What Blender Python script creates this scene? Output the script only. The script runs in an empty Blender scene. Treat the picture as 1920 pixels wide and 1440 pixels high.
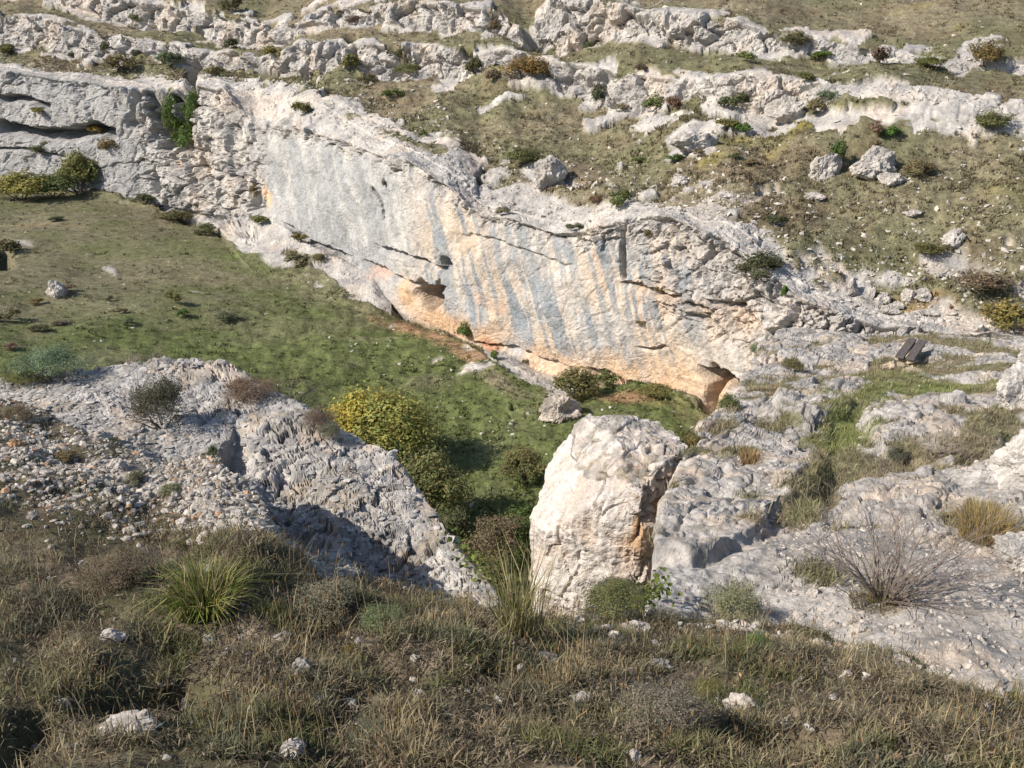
import bpy, math, random
import numpy as np
from math import radians as R

# ------------------------------------------------------------------ camera, sky, sun, exposure
sc = bpy.context.scene
col = sc.collection
PITCH = R(22.0)
FPX = 1805.0                      # focal length in pixels of a 1920 px wide frame
CAM = np.array([0.0, 0.0, 16.0])
cam_d = bpy.data.cameras.new("camera")
cam_d.sensor_width = 36.0
cam_d.lens = 36.0 * FPX / 1920.0
cam_d.clip_start = 0.05
cam_d.clip_end = 2000.0
cam = bpy.data.objects.new("camera", cam_d)
cam.location = CAM
cam.rotation_euler = (math.pi / 2 - PITCH, 0, 0)
col.objects.link(cam)
sc.camera = cam

SUN_EL, SUN_AZ = R(38.0), R(21.0)   # azimuth measured from -X (left) towards -Y (behind the camera)
sun_dir = np.array([-math.cos(SUN_AZ) * math.cos(SUN_EL), -math.sin(SUN_AZ) * math.cos(SUN_EL), math.sin(SUN_EL)])
world = bpy.data.worlds.new("World")
sc.world = world
world.use_nodes = True
wn = world.node_tree
bg = wn.nodes["Background"]
sky = wn.nodes.new("ShaderNodeTexSky")
sky.sky_type = 'NISHITA'
sky.sun_disc = False
sky.sun_elevation = SUN_EL
sky.sun_rotation = math.atan2(sun_dir[0], sun_dir[1])
wn.links.new(sky.outputs[0], bg.inputs[0])
bg.inputs[1].default_value = 0.10
sun_l = bpy.data.lights.new("sun", 'SUN')
sun_l.energy = 4.6
sun_l.angle = R(0.5)
sun_l.color = (1.0, 0.91, 0.78)
sun = bpy.data.objects.new("sun", sun_l)
from mathutils import Vector
sun.rotation_euler = Vector(sun_dir.tolist()).to_track_quat('Z', 'Y').to_euler()
sun.location = (-30, -10, 60)
col.objects.link(sun)
sc.view_settings.view_transform = 'Standard'
sc.view_settings.look = 'None'
sc.view_settings.exposure = 0.55
sc.view_settings.gamma = 1.0
sc.render.engine = 'CYCLES'
sc.cycles.max_bounces = 4
sc.cycles.diffuse_bounces = 2
sc.cycles.transparent_max_bounces = 4

# ------------------------------------------------------------------ survey helpers: bearing + distance -> point of the place
FW = np.array([0, math.cos(PITCH), -math.sin(PITCH)])
UP = np.array([0, math.sin(PITCH), math.cos(PITCH)])
RT = np.array([1.0, 0, 0])

def ray(px, py):
    return FW + ((px - 960) / FPX) * RT + ((720 - py) / FPX) * UP

def byY(px, py, Y):            # sighting with known ground distance
    d = ray(px, py)
    return CAM + d * (Y / d[1])

def byZ(px, py, z):            # sighting with known height relative to the eye
    d = ray(px, py)
    return CAM + d * (z / d[2])

def sight(p):                  # point -> (bearing x, bearing y, inverse range)
    p = np.asarray(p, float) - CAM
    d = p @ FW
    return np.stack([960 + FPX * (p @ RT) / d, 720 - FPX * (p @ UP) / d, 1.0 / d], -1)

def unsight(q):
    d = 1.0 / q[..., 2:3]
    return CAM + d * (FW + ((q[..., 0:1] - 960) / FPX) * RT + ((720 - q[..., 1:2]) / FPX) * UP)

# ------------------------------------------------------------------ noise
_G = np.array([[1,1,0],[-1,1,0],[1,-1,0],[-1,-1,0],[1,0,1],[-1,0,1],[1,0,-1],[-1,0,-1],
               [0,1,1],[0,-1,1],[0,1,-1],[0,-1,-1],[1,1,0],[-1,1,0],[0,-1,1],[0,-1,-1]], np.float32)

def _hash(i, j, k, seed):
    h = (i.astype(np.uint32) * np.uint32(374761393) + j.astype(np.uint32) * np.uint32(668265263)
         + k.astype(np.uint32) * np.uint32(2246822519) + np.uint32((seed * 3266489917) & 0xffffffff))
    h = (h ^ (h >> np.uint32(13))) * np.uint32(1274126177)
    return h ^ (h >> np.uint32(16))

def gn(p, seed=0):
    p = np.asarray(p, np.float32)
    i = np.floor(p).astype(np.int32)
    f = (p - i).astype(np.float32)
    u = f * f * f * (f * (f * 6 - 15) + 10)
    out = 0
    for dx in (0, 1):
        wx = u[..., 0] if dx else 1 - u[..., 0]
        for dy in (0, 1):
            wy = u[..., 1] if dy else 1 - u[..., 1]
            for dz in (0, 1):
                wz = u[..., 2] if dz else 1 - u[..., 2]
                g = _G[_hash(i[..., 0] + dx, i[..., 1] + dy, i[..., 2] + dz, seed) & np.uint32(15)]
                out = out + wx * wy * wz * (g[..., 0] * (f[..., 0] - dx) + g[..., 1] * (f[..., 1] - dy) + g[..., 2] * (f[..., 2] - dz))
    return out

def fbm(p, octs=4, seed=0, gain=0.5, lac=2.03):
    p = np.asarray(p, np.float64)
    a, s, o = 1.0, 0.0, 0
    for k in range(octs):
        o = o + a * gn(p * (lac ** k) + 17.3 * k, seed + k)
        a *= gain
    return o * 1.25

def fbs(p, f, octs, seed, sp, gain=0.5):
    """fbm that leaves out what the mesh spacing sp cannot carry"""
    a, o = 1.25, 0
    for k in range(octs):
        ff = f * 2.03 ** k
        o = o + a * sstep(0.62, 0.3, sp * ff) * gn(np.asarray(p) * ff + 17.3 * k, seed + k)
        a *= gain
    return o

def ridged(p, octs=4, seed=0, gain=0.55):
    a, o = 1.0, 0
    for k in range(octs):
        o = o + a * (1 - np.abs(gn(p * (2.07 ** k) + 9.1 * k, seed + k)) * 2.2)
        a *= gain
    return o - 1.0

def worley(p, seed=0, vec=False):
    shp = np.shape(p)[:-1]
    p = np.asarray(p, np.float32).reshape(-1, 3)
    i = np.floor(p).astype(np.int32); f = p - i
    n = len(p)
    f1 = np.full(n, 9.0, np.float32); f2 = f1.copy(); cid = np.zeros(n, np.float32)
    k = np.float32(1 / 1023.0); m10 = np.uint32(1023)
    ov = np.zeros((n, 2), np.float32)
    for dx in (-1, 0, 1):
        for dy in (-1, 0, 1):
            for dz in (-1, 0, 1):
                h = _hash(i[:, 0] + dx, i[:, 1] + dy, i[:, 2] + dz, seed)
                d = ((h & m10) * k + (dx - f[:, 0])) ** 2
                d += (((h >> np.uint32(10)) & m10) * k + (dy - f[:, 1])) ** 2
                d += (((h >> np.uint32(20)) & m10) * k + (dz - f[:, 2])) ** 2
                near = d < f1
                f2 = np.where(near, f1, np.minimum(f2, d))
                cid = np.where(near, (h & np.uint32(4095)) * np.float32(1 / 4095.0), cid)
                if vec:
                    ov[near, 0] = (f[near, 0] - dx) - (h[near] & m10) * k; ov[near, 1] = (f[near, 1] - dy) - ((h[near] >> np.uint32(10)) & m10) * k
                f1 = np.minimum(d, f1)
    if vec: return np.sqrt(f1).reshape(shp), np.sqrt(f2).reshape(shp), cid.reshape(shp), ov.reshape(shp + (2,))
    return np.sqrt(f1).reshape(shp), np.sqrt(f2).reshape(shp), cid.reshape(shp)

def sstep(a, b, x):
    t = np.clip((x - a) / (b - a), 0, 1)
    return t * t * (3 - 2 * t)

def mixc(c, target, m):
    return c + (np.asarray(target) - c) * np.clip(m, 0, 1)[..., None]

rng = np.random.default_rng(7)

# ------------------------------------------------------------------ mesh helpers
def tag(o, label=None, cat=None, group=None, kind=None):
    if label: o["label"] = label
    if cat: o["category"] = cat
    if group: o["group"] = group
    if kind: o["kind"] = kind
    return o

def link(o, parent=None):
    col.objects.link(o)
    if parent is not None:
        o.parent = parent
    return o

def mesh_np(name, v, faces, mat, color=None, smooth=False):
    """faces: (n,3) or (n,4) int array"""
    me = bpy.data.meshes.new(name)
    v = np.ascontiguousarray(v, np.float32)
    faces = np.ascontiguousarray(faces, np.int32)
    n, k = faces.shape
    me.vertices.add(len(v)); me.vertices.foreach_set("co", v.ravel())
    me.loops.add(n * k); me.loops.foreach_set("vertex_index", faces.ravel())
    me.polygons.add(n)
    me.polygons.foreach_set("loop_start", np.arange(0, n * k, k, dtype=np.int32))
    me.polygons.foreach_set("use_smooth", np.full(n, smooth, bool))
    if color is not None:
        a = me.color_attributes.new("Col", 'FLOAT_COLOR', 'POINT')
        c = np.ones((len(v), 4), np.float32); c[:, :color.shape[1]] = color
        a.data.foreach_set("color", c.ravel())
    me.materials.append(mat)
    me.update(calc_edges=True)
    return me

def obj(name, me, parent=None):
    return link(bpy.data.objects.new(name, me), parent)

def empty(name, loc, rz=0.0):
    o = bpy.data.objects.new(name, None)
    o.location = loc; o.rotation_euler = (0, 0, rz)
    o.empty_display_size = 0.2
    return link(o)

# ------------------------------------------------------------------ materials
def ground_material(name, fine, bump=0.6, pebbles=0.0, grit=0.5):
    """colour from the surveyed zones (vertex colour), grain, specks and fine relief from nodes. fine = grain size in metres.
    The alpha of the colour is 1 on rock and 0 on turf."""
    m = bpy.data.materials.new(name); m.use_nodes = True
    nt = m.node_tree; N = nt.nodes; L = nt.links
    b = N["Principled BSDF"]
    b.inputs["Roughness"].default_value = 0.92
    b.inputs["Specular IOR Level"].default_value = 0.12
    at = N.new("ShaderNodeVertexColor"); at.layer_name = "Col"
    tc = N.new("ShaderNodeTexCoord")
    def noise(scale, detail=6, rough=0.65):
        n = N.new("ShaderNodeTexNoise"); n.inputs["Scale"].default_value = scale
        n.inputs["Detail"].default_value = detail; n.inputs["Roughness"].default_value = rough
        L.new(tc.outputs["Object"], n.inputs["Vector"]); return n
    def ramp(src, a, bb, c0, c1):
        r = N.new("ShaderNodeMapRange"); r.inputs[1].default_value = a; r.inputs[2].default_value = bb
        r.inputs[3].default_value = c0; r.inputs[4].default_value = c1
        L.new(src, r.inputs[0]); return r.outputs[0]
    def math_(op, x, y):
        n = N.new("ShaderNodeMath"); n.operation = op
        for k, s in enumerate((x, y)):
            if isinstance(s, (int, float)): n.inputs[k].default_value = s
            else: L.new(s, n.inputs[k])
        return n.outputs[0]
    n1 = noise(0.35 / fine, 8, 0.7)
    n2 = noise(1.3 / fine, 4, 0.7)
    n3 = noise(0.05 / fine, 3, 0.5)
    # turf is much more mottled than stone
    turf = math_('MULTIPLY', ramp(n1.outputs[0], 0.3, 0.72, 0.5, 1.55), ramp(n2.outputs[0], 0.3, 0.7, 0.65, 1.35))
    stone = math_('MULTIPLY', ramp(n1.outputs[0], 0.3, 0.7, 0.70, 1.22), ramp(n2.outputs[0], 0.3, 0.7, 0.76, 1.18))
    mx = N.new("ShaderNodeMix"); mx.data_type = 'FLOAT'
    L.new(at.outputs["Alpha"], mx.inputs[0]); L.new(turf, mx.inputs[2]); L.new(stone, mx.inputs[3])
    val = math_('MULTIPLY', mx.outputs[0], ramp(n3.outputs[0], 0.3, 0.7, 0.9, 1.1))
    hs = N.new("ShaderNodeMix"); hs.data_type = 'RGBA'; hs.blend_type = 'MULTIPLY'; hs.inputs[0].default_value = 1.0
    L.new(at.outputs["Color"], hs.inputs[6])
    cmb = N.new("ShaderNodeCombineColor")
    for k in range(3): L.new(val, cmb.inputs[k])
    L.new(cmb.outputs[0], hs.inputs[7])
    out = hs.outputs[2]
    if pebbles > 0:
        vo = N.new("ShaderNodeTexVoronoi"); vo.inputs["Scale"].default_value = 0.8 / fine
        L.new(tc.outputs["Object"], vo.inputs["Vector"])
        sep = N.new("ShaderNodeSeparateColor"); L.new(vo.outputs["Color"], sep.inputs[0])
        n4 = noise(0.03 / fine, 3, 0.6)
        rad = math_('MULTIPLY', ramp(sep.outputs[0], 1 - pebbles, 1.0, 0.0, 0.34), ramp(n4.outputs[0], 0.42, 0.6, 0.3, 1.3))
        hit = math_('LESS_THAN', vo.outputs["Distance"], rad)
        inv = math_('SUBTRACT', 1.0, at.outputs["Alpha"])
        pm = N.new("ShaderNodeMix"); pm.data_type = 'RGBA'
        L.new(math_('MULTIPLY', hit, inv), pm.inputs[0]); L.new(out, pm.inputs[6])
        pm.inputs[7].default_value = (0.46, 0.42, 0.37, 1)
        out = pm.outputs[2]
    L.new(out, b.inputs["Base Color"])
    bp = N.new("ShaderNodeBump"); bp.inputs["Strength"].default_value = bump; bp.inputs["Distance"].default_value = fine * grit
    hgt = math_('ADD', n1.outputs[0], math_('MULTIPLY', n2.outputs[0], 0.5))
    L.new(hgt, bp.inputs["Height"]); L.new(bp.outputs[0], b.inputs["Normal"])
    return m

def leaf_material(name, tint=True, rough=0.75, trans=0.25):
    """vertex colour x object colour, with a little light coming through"""
    m = bpy.data.materials.new(name); m.use_nodes = True
    nt = m.node_tree; N = nt.nodes; L = nt.links
    b = N["Principled BSDF"]; b.inputs["Roughness"].default_value = rough; b.inputs["Specular IOR Level"].default_value = 0.2
    at = N.new("ShaderNodeVertexColor"); at.layer_name = "Col"
    out = at.outputs["Color"]
    if tint:
        oi = N.new("ShaderNodeObjectInfo")
        mu = N.new("ShaderNodeMix"); mu.data_type = 'RGBA'; mu.blend_type = 'MULTIPLY'; mu.inputs[0].default_value = 1
        L.new(out, mu.inputs[6]); L.new(oi.outputs["Color"], mu.inputs[7]); out = mu.outputs[2]
    tc = N.new("ShaderNodeTexCoord")
    n = N.new("ShaderNodeTexNoise"); n.inputs["Scale"].default_value = 9; n.inputs["Detail"].default_value = 3
    L.new(tc.outputs["Object"], n.inputs["Vector"])
    mr = N.new("ShaderNodeMapRange"); mr.inputs[1].default_value = 0.3; mr.inputs[2].default_value = 0.7
    mr.inputs[3].default_value = 0.75; mr.inputs[4].default_value = 1.3; L.new(n.outputs[0], mr.inputs[0])
    sc_ = N.new("ShaderNodeVectorMath"); sc_.operation = 'SCALE'; L.new(out, sc_.inputs[0]); L.new(mr.outputs[0], sc_.inputs["Scale"])
    L.new(sc_.outputs[0], b.inputs["Base Color"])
    if trans > 0:
        t = N.new("ShaderNodeBsdfTranslucent"); L.new(sc_.outputs[0], t.inputs[0])
        mx = N.new("ShaderNodeMixShader"); mx.inputs[0].default_value = trans
        L.new(b.outputs[0], mx.inputs[1]); L.new(t.outputs[0], mx.inputs[2])
        L.new(mx.outputs[0], N["Material Output"].inputs[0])
    return m

MAT_FAR = ground_material("limestone_and_turf_far", 0.16, 0.8, pebbles=0.05, grit=1.0)
MAT_NEAR = ground_material("limestone_and_turf_near", 0.03, 0.7, pebbles=0.0)
MAT_ROCK_MID = ground_material("limestone_mid", 0.05, 0.9, grit=0.8)
MAT_LEAF = leaf_material("leaves", trans=0.35)
MAT_GRASS = leaf_material("grass_blades", tint=False, trans=0.3)
MAT_TWIG = leaf_material("twigs", trans=0.0)
MAT_STONE = ground_material("loose_limestone", 0.03, 0.5)

# base colours (albedo)
DRY = np.array([0.192, 0.165, 0.112]); OLIVE = np.array([0.150, 0.145, 0.085]); GREEN = np.array([0.112, 0.132, 0.050])
YGREEN = np.array([0.25, 0.215, 0.065]); BROWN = np.array([0.12, 0.085, 0.055])
ROCK = np.array([0.50, 0.472, 0.442]); ROCKG = np.array([0.36, 0.345, 0.335]); WARM = np.array([0.60, 0.485, 0.385])
OCHRE = np.array([0.60, 0.41, 0.26]); BLUE = np.array([0.34, 0.36, 0.385]); SOIL = np.array([0.27, 0.175, 0.105]); RUST = np.array([0.36, 0.20, 0.10])

# ------------------------------------------------------------------ sheets of terrain
class Sheet:
    def __init__(self, ctrl, nus, nvs):
        """ctrl: (rows, cols, 3) sightings; nus/nvs: samples per span along and across"""
        ctrl = np.asarray(ctrl, float)
        nrow, ncol = ctrl.shape[:2]
        if isinstance(nus, int):
            uu = np.linspace(0, ncol - 1, nus)
        else:
            uu = np.concatenate([np.linspace(i, i + 1, n, endpoint=False) for i, n in enumerate(nus)] + [[ncol - 1]])
        iu = np.minimum(uu.astype(int), ncol - 2); fu = (uu - iu)[None, :, None]
        c = ctrl[:, iu] * (1 - fu) + ctrl[:, iu + 1] * fu
        vv = np.concatenate([np.linspace(i, i + 1, n, endpoint=False) for i, n in enumerate(nvs)] + [[nrow - 1]])
        iv = np.minimum(vv.astype(int), nrow - 2); fv = (vv - iv)[:, None, None]
        q = c[iv] * (1 - fv) + c[iv + 1] * fv
        self.q = q; self.px = q[..., 0]; self.py = q[..., 1]
        self.v = np.repeat(vv[:, None], q.shape[1], 1)
        self.starts = np.concatenate([[0], np.cumsum(nvs)])
        self.pos = unsight(q)
        self.rock = np.zeros(self.px.shape)

    def soften(self, n=2, axis=0):
        for _ in range(n):
            p = self.pos
            if axis == 0:
                p[1:-1] = 0.25 * p[:-2] + 0.5 * p[1:-1] + 0.25 * p[2:]
            else:
                p[:, 1:-1] = 0.25 * p[:, :-2] + 0.5 * p[:, 1:-1] + 0.25 * p[:, 2:]

    def normals(self, smooth=0):
        p = self.pos
        n = np.cross(np.gradient(p, axis=1), np.gradient(p, axis=0))
        n /= np.linalg.norm(n, axis=-1, keepdims=True) + 1e-9
        if ((n * (CAM - p)).sum(-1) > 0).mean() < 0.5: n = -n
        for _ in range(smooth):
            n[1:-1] = n[:-2] + 2 * n[1:-1] + n[2:]
            n[:, 1:-1] = n[:, :-2] + 2 * n[:, 1:-1] + n[:, 2:]
            n /= np.linalg.norm(n, axis=-1, keepdims=True) + 1e-9
        return n

    def spacing(self):
        p = self.base
        a = np.linalg.norm(np.gradient(p, axis=0), axis=-1); b = np.linalg.norm(np.gradient(p, axis=1), axis=-1)
        return np.maximum(a, b)

    def find(self, px, py):
        k = np.argmin((self.px - px) ** 2 + (self.py - py) ** 2)
        return np.unravel_index(k, self.px.shape)

    def at(self, px, py):
        i, j = self.find(px, py)
        return self.pos[i, j].copy()

    def stroke(self, pts, width):
        """soft mask of a stroke drawn on the ground through surveyed points; width in photo pixels at that range"""
        P = [self.base_at(*p) for p in pts]
        dist = float(np.mean([(p - CAM) @ FW for p in P]))
        w = width * dist / FPX
        best = np.full(self.px.shape, 1e9)
        ref = self.base
        if len(P) == 1: P = [P[0], P[0] + 1e-4]
        for a, b in zip(P[:-1], P[1:]):
            ab = b - a; t = np.clip(((ref - a) @ ab) / (ab @ ab + 1e-12), 0, 1)
            best = np.minimum(best, np.linalg.norm(ref - a - t[..., None] * ab, axis=-1))
        return best / w

    def base_at(self, px, py):
        i, j = self.find(px, py)
        return self.base[i, j]

    def dent(self, pts, depth, below, above=0.06, nrm=None):
        """overhang: pushed in right under a line and easing out below it (metres)"""
        P = np.array([self.base_at(*p) for p in pts])
        S = np.array(pts, float)
        zl = np.interp(self.px, S[:, 0], P[:, 2]); inside = sstep(S[0, 0] - 14, S[0, 0] + 4, self.px) * (1 - sstep(S[-1, 0] - 4, S[-1, 0] + 14, self.px))
        jit = fbm(self.base * 1.2, 3, 91) * 0.12
        s = zl + jit - self.base[..., 2]
        m = np.where(s < 0, np.clip(1 + s / above, 0, 1), np.clip(1 - s / below, 0, 1) ** 1.2) * inside
        ok = (np.abs(self.v - self.v[self.find(*pts[len(pts) // 2])]) < 1.4)
        self.pos = self.pos - nrm * (m * ok * depth)[..., None]

    def build(self, name, r0, r1, mat, color, smooth=False, c0=0, c1=None):
        sl = slice(r0, r1 + 1); cs = slice(c0, c1)
        p = self.pos[sl, cs]; nr, nc = p.shape[:2]
        idx = np.arange(nr * nc).reshape(nr, nc)
        f = np.stack([idx[:-1, :-1], idx[:-1, 1:], idx[1:, 1:], idx[1:, :-1]], -1).reshape(-1, 4)
        c = np.concatenate([color[sl, cs], self.rock[sl, cs][..., None]], -1).reshape(-1, 4)
        return obj(name, mesh_np(name, p.reshape(-1, 3), f, mat, c, smooth))

def rowfn(pts):
    a = np.array(pts, float)
    return lambda x: np.interp(x, a[:, 0], a[:, 1])

# ------------------------------------------------------------------ far side of the gorge: meadow, cliff, hillside, rock bands
PXC = np.arange(-280, 2201, 20.0)
foot_py = rowfn([(-300,345),(0,362),(150,368),(200,374),(300,398),(400,425),(440,480),(470,508),(560,537),(620,567),(700,592),(760,604),(830,624),(900,664),(950,702),(1000,730),(1050,748),(1120,735),(1200,728),(1330,778),(1400,800),(1600,800),(2300,800)])
floor_z = rowfn([(-300,-12.6),(0,-12.9),(200,-13.4),(400,-13.9),(600,-14.6),(760,-14.9),(1330,-14.85),(2300,-14.85)])
wb_py = rowfn([(-300,325),(0,338),(200,371),(300,391),(400,406),(480,411),(540,426),(580,450),(640,480),(700,520),(730,568),(760,592),(830,614),(880,640),(940,656),(1000,690),(1050,706),(1120,704),(1200,721),(1330,770),(1400,780),(1600,780),(2300,780)])
wb_Y = rowfn([(-300,75),(0,72),(200,68),(300,66),(400,63),(480,60),(560,56),(640,52),(700,49.5),(760,46.5),(830,44.5),(900,43),(1000,41),(1100,39.2),(1200,37.5),(1330,34.3),(1400,33),(1500,31),(1600,30.5),(2300,27)])
lip_py = rowfn([(-300,118),(0,132),(120,148),(250,165),(300,168),(345,165),(360,152),(420,168),(480,235),(560,238),(650,268),(750,300),(850,345),(900,402),(1000,422),(1100,432),(1180,412),(1250,402),(1350,442),(1420,482),(1450,520),(1520,562),(1600,600),(1800,622),(2300,632)])
lip_dY = rowfn([(-300,1.2),(400,1.0),(700,0.7),(900,0.3),(1100,0.4),(1300,1.4),(1420,1.6),(2300,1.5)])
sh_py = rowfn([(-300,105),(0,120),(250,150),(345,152),(360,140),(420,146),(480,152),(560,158),(620,178),(700,232),(780,275),(850,300),(900,372),(1000,396),(1100,402),(1180,388),(1280,380),(1380,420),(1450,470),(1520,530),(1600,575),(1800,600),(2300,610)])
sh_dY = rowfn([(-300,4),(0,4),(345,3.5),(480,5.5),(560,6.5),(700,4.0),(850,3.6),(900,2.6),(1000,2.2),(1200,2.4),(1400,2.2),(1600,1.5),(2300,1.5)])
b1b_py = rowfn([(-300,70),(0,88),(100,98),(200,112),(300,106),(350,128),(430,138),(500,146),(560,142),(640,140),(690,150),(750,150),(830,150),(900,152),(950,134),(1010,146),(1060,180),(1130,202),(1200,212),(1270,192),(1340,186),(1370,204),(1450,226),(1500,200),(1580,180),(1660,176),(1750,190),(1920,222),(2300,250)])
b1_Y = rowfn([(-300,86),(0,82),(300,74),(560,67),(800,61),(1000,57),(1200,51),(1400,46.8),(1600,44.5),(1920,41),(2300,38)])
b1t_py = rowfn([(-300,5),(0,24),(100,42),(200,66),(300,84),(350,88),(430,100),(500,108),(545,96),(560,76),(620,82),(700,77),(760,87),(830,92),(900,102),(950,92),(1000,108),(1060,118),(1150,131),(1250,146),(1340,151),(1400,142),(1500,152),(1600,152),(1700,160),(1800,176),(1920,194),(2300,225)])
b2b_py = rowfn([(-300,-30),(0,-8),(100,8),(160,24),(240,55),(330,62),(420,82),(500,92),(545,84),(560,64),(640,46),(750,56),(850,62),(940,68),(1000,96),(1050,104),(1100,92),(1200,68),(1270,85),(1400,100),(1480,97),(1560,114),(1660,126),(1760,132),(1840,140),(1920,142),(2300,165)])
b2_dY = rowfn([(-300,6),(300,6),(560,4),(800,4),(1000,3),(1200,5),(1500,5.5),(1920,5),(2300,5)])
b2t_py = rowfn([(-300,-50),(0,-40),(100,-22),(160,-6),(240,-3),(330,14),(420,27),(500,40),(560,44),(640,10),(750,0),(850,4),(940,20),(985,60),(1010,60),(1030,0),(1150,10),(1220,24),(1290,28),(1350,33),(1400,42),(1480,66),(1560,80),(1700,98),(1840,110),(1920,112),(2300,130)])

def yrow(py, Y):
    return sight(np.stack([byY(a, b, c) for a, b, c in zip(PXC, py, Y)]))
def zrow(py, z):
    return sight(np.stack([byZ(a, b, c) for a, b, c in zip(PXC, py, z)]))
X_ = PXC
jr = lambda s, a, f=0.011: a * fbm(np.stack([X_ * f, 0 * X_ + s, 0 * X_], -1), 3, 50)
wbY = wb_Y(X_); lipY = wbY + lip_dY(X_); shY = lipY + sh_dY(X_)
b1Y = np.maximum(b1_Y(X_), shY + 2.0); b1Yt = b1Y + 0.9
b2Y = b1Yt + b2_dY(X_); b2Yt = b2Y + 0.8
lip = lip_py(X_) + jr(1, 8); wb = wb_py(X_)
mid = wb * 0.62 + lip * 0.38
b1b = np.minimum(b1b_py(X_) + jr(2, 9), sh_py(X_) - 8); b1t = np.minimum(b1t_py(X_) + jr(3, 8), b1b - 4)
b2b = np.minimum(b2b_py(X_) + jr(4, 7), b1t - 4); b2t = np.minimum(b2t_py(X_) + jr(5, 7), b2b - 4)
rows = [zrow(0 * X_ + 1320, 0 * X_ - 15.4), zrow(0 * X_ + 1020, floor_z(X_) - 0.35 + 0 * X_),
        zrow(foot_py(X_), floor_z(X_)), yrow(wb, wbY), yrow(mid, wbY * 0.55 + lipY * 0.45 - 0.25),
        yrow(lip, lipY), yrow(sh_py(X_), shY), yrow(b1b, b1Y), yrow(b1t, b1Yt), yrow(b2b, b2Y), yrow(b2t, b2Yt),
        yrow(np.minimum(b2t - 30, -60 + 0 * X_), b2Yt + 14), yrow(0 * X_ - 330, b2Yt + 75)]
NV_FAR = [14, 150, 26, 56, 66, 30, 74, 26, 18, 24, 40, 10]
far = Sheet(np.stack(rows), len(PXC) * 8, NV_FAR)
far.soften(3, 1)
far.soften(1, 0)
far.base = far.pos.copy()
P = far.base; V = far.v; PX = far.px; PY = far.py
nf = far.normals(8)
sp = far.spacing()
warp = fbs(P, 0.5, 4, 3, sp) * 0.34 + fbs(P, 2.2, 3, 5, sp) * 0.12
vk = V + np.where((V > 2) & (V < 6), 0.5, 1.0) * warp
# how stony each belt is
rk = np.interp(vk, [0, 1.9, 2.05, 2.4, 2.9, 3.0, 5.2, 5.6, 6.05, 6.3, 6.9, 7.05, 7.95, 8.1, 8.8, 9.03, 9.97, 10.12, 12],
               [0, 0.0, 0.25, 0.7, 0.8, 1.0, 1.0, 0.85, 0.55, 0.20, 0.12, 1.0, 1.0, 0.30, 0.24, 1.0, 1.0, 0.22, 0.10])
# left of the apron the meadow runs to the wall foot; the right end is the platform side
rk = np.where((V > 2) & (V < 3) & ((PX < 300) | ((PX > 735) & (PX < 905)) | (PX > 1090)), rk * 0.3, rk)
for pts, w, a in [  # outcrops and stony streaks on the far slope (+) and turf pockets (-)
    ([(1005,315),(1030,330)],26,0.9), ([(1045,345),(1085,355)],16,0.5), ([(1270,262),(1300,240),(1340,235)],30,0.9), ([(1265,285),(1330,280)],18,0.7),
    ([(1390,190),(1440,215),(1480,235)],26,0.95), ([(1450,160),(1540,170),(1650,180)],20,0.55), ([(1700,190),(1800,215),(1920,235)],32,0.5), ([(1640,215),(1760,245),(1850,250)],24,0.35),
    ([(1310,470),(1400,455),(1450,470)],26,0.5), ([(1200,425),(1260,420),(1300,450)],34,0.6), ([(660,200),(760,250),(850,275)],12,0.55), ([(900,300),(860,330)],30,0.4),
    ([(900,370),(1010,385),(1110,400)],24,0.4), ([(1500,555),(1560,560)],20,0.6), ([(1470,520),(1530,510)],12,0.6),
    ([(150,460),(220,505),(300,530),(380,550)],16,0.36), ([(200,500),(240,540)],18,0.25), ([(20,455),(90,460)],18,0.45), ([(60,505),(85,502)],9,0.3), ([(215,548),(240,550)],7,0.3),
    ([(560,490),(640,545)],14,-0.3), ([(540,470),(600,490)],12,-0.5), ([(980,20),(1000,90)],10,-0.9), ([(985,-10),(990,40)],14,-0.9), ([(760,60),(850,75)],8,-0.25),
    ([(1100,110),(1180,105),(1290,125)],18,-0.5), ([(0,110),(120,128),(250,142)],16,-0.7), ([(560,165),(480,190)],20,-0.1), ([(1360,95),(1300,110)],16,-0.4),
    ([(700,330),(760,380)],10,0.0), ([(1540,330),(1560,320)],24,0.3), ([(1640,320),(1690,350)],24,0.3)]:
    m = np.clip(1.35 - far.stroke(pts, w), 0, 1)
    rk = rk + a * m
rk = rk + fbs(P, 0.8, 4, 11, sp) * 0.24 * ((V > 5.3) + 0.9 * (V < 2.6)) + fbs(P, 0.35, 3, 13, sp) * 0.14 * (V > 5.3)
rock = sstep(0.42, 0.62, rk)
far.rock = rock
face = sstep(2.95, 3.05, V) * (1 - sstep(4.75, 5.0, V + 0.25 * warp)) * sstep(450, 520, PX)
face = np.maximum(face, 0)
smooth_wall = 0.75 * sstep(2.95, 3.1, V) * sstep(5.0, 4.8, V) * sstep(275, 235, PX) + face * (1 - 0.75 * sstep(1180, 1260, PX) * sstep(3.9, 4.3, V)) * (1 - 0.5 * sstep(1380, 1420, PX))

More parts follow.
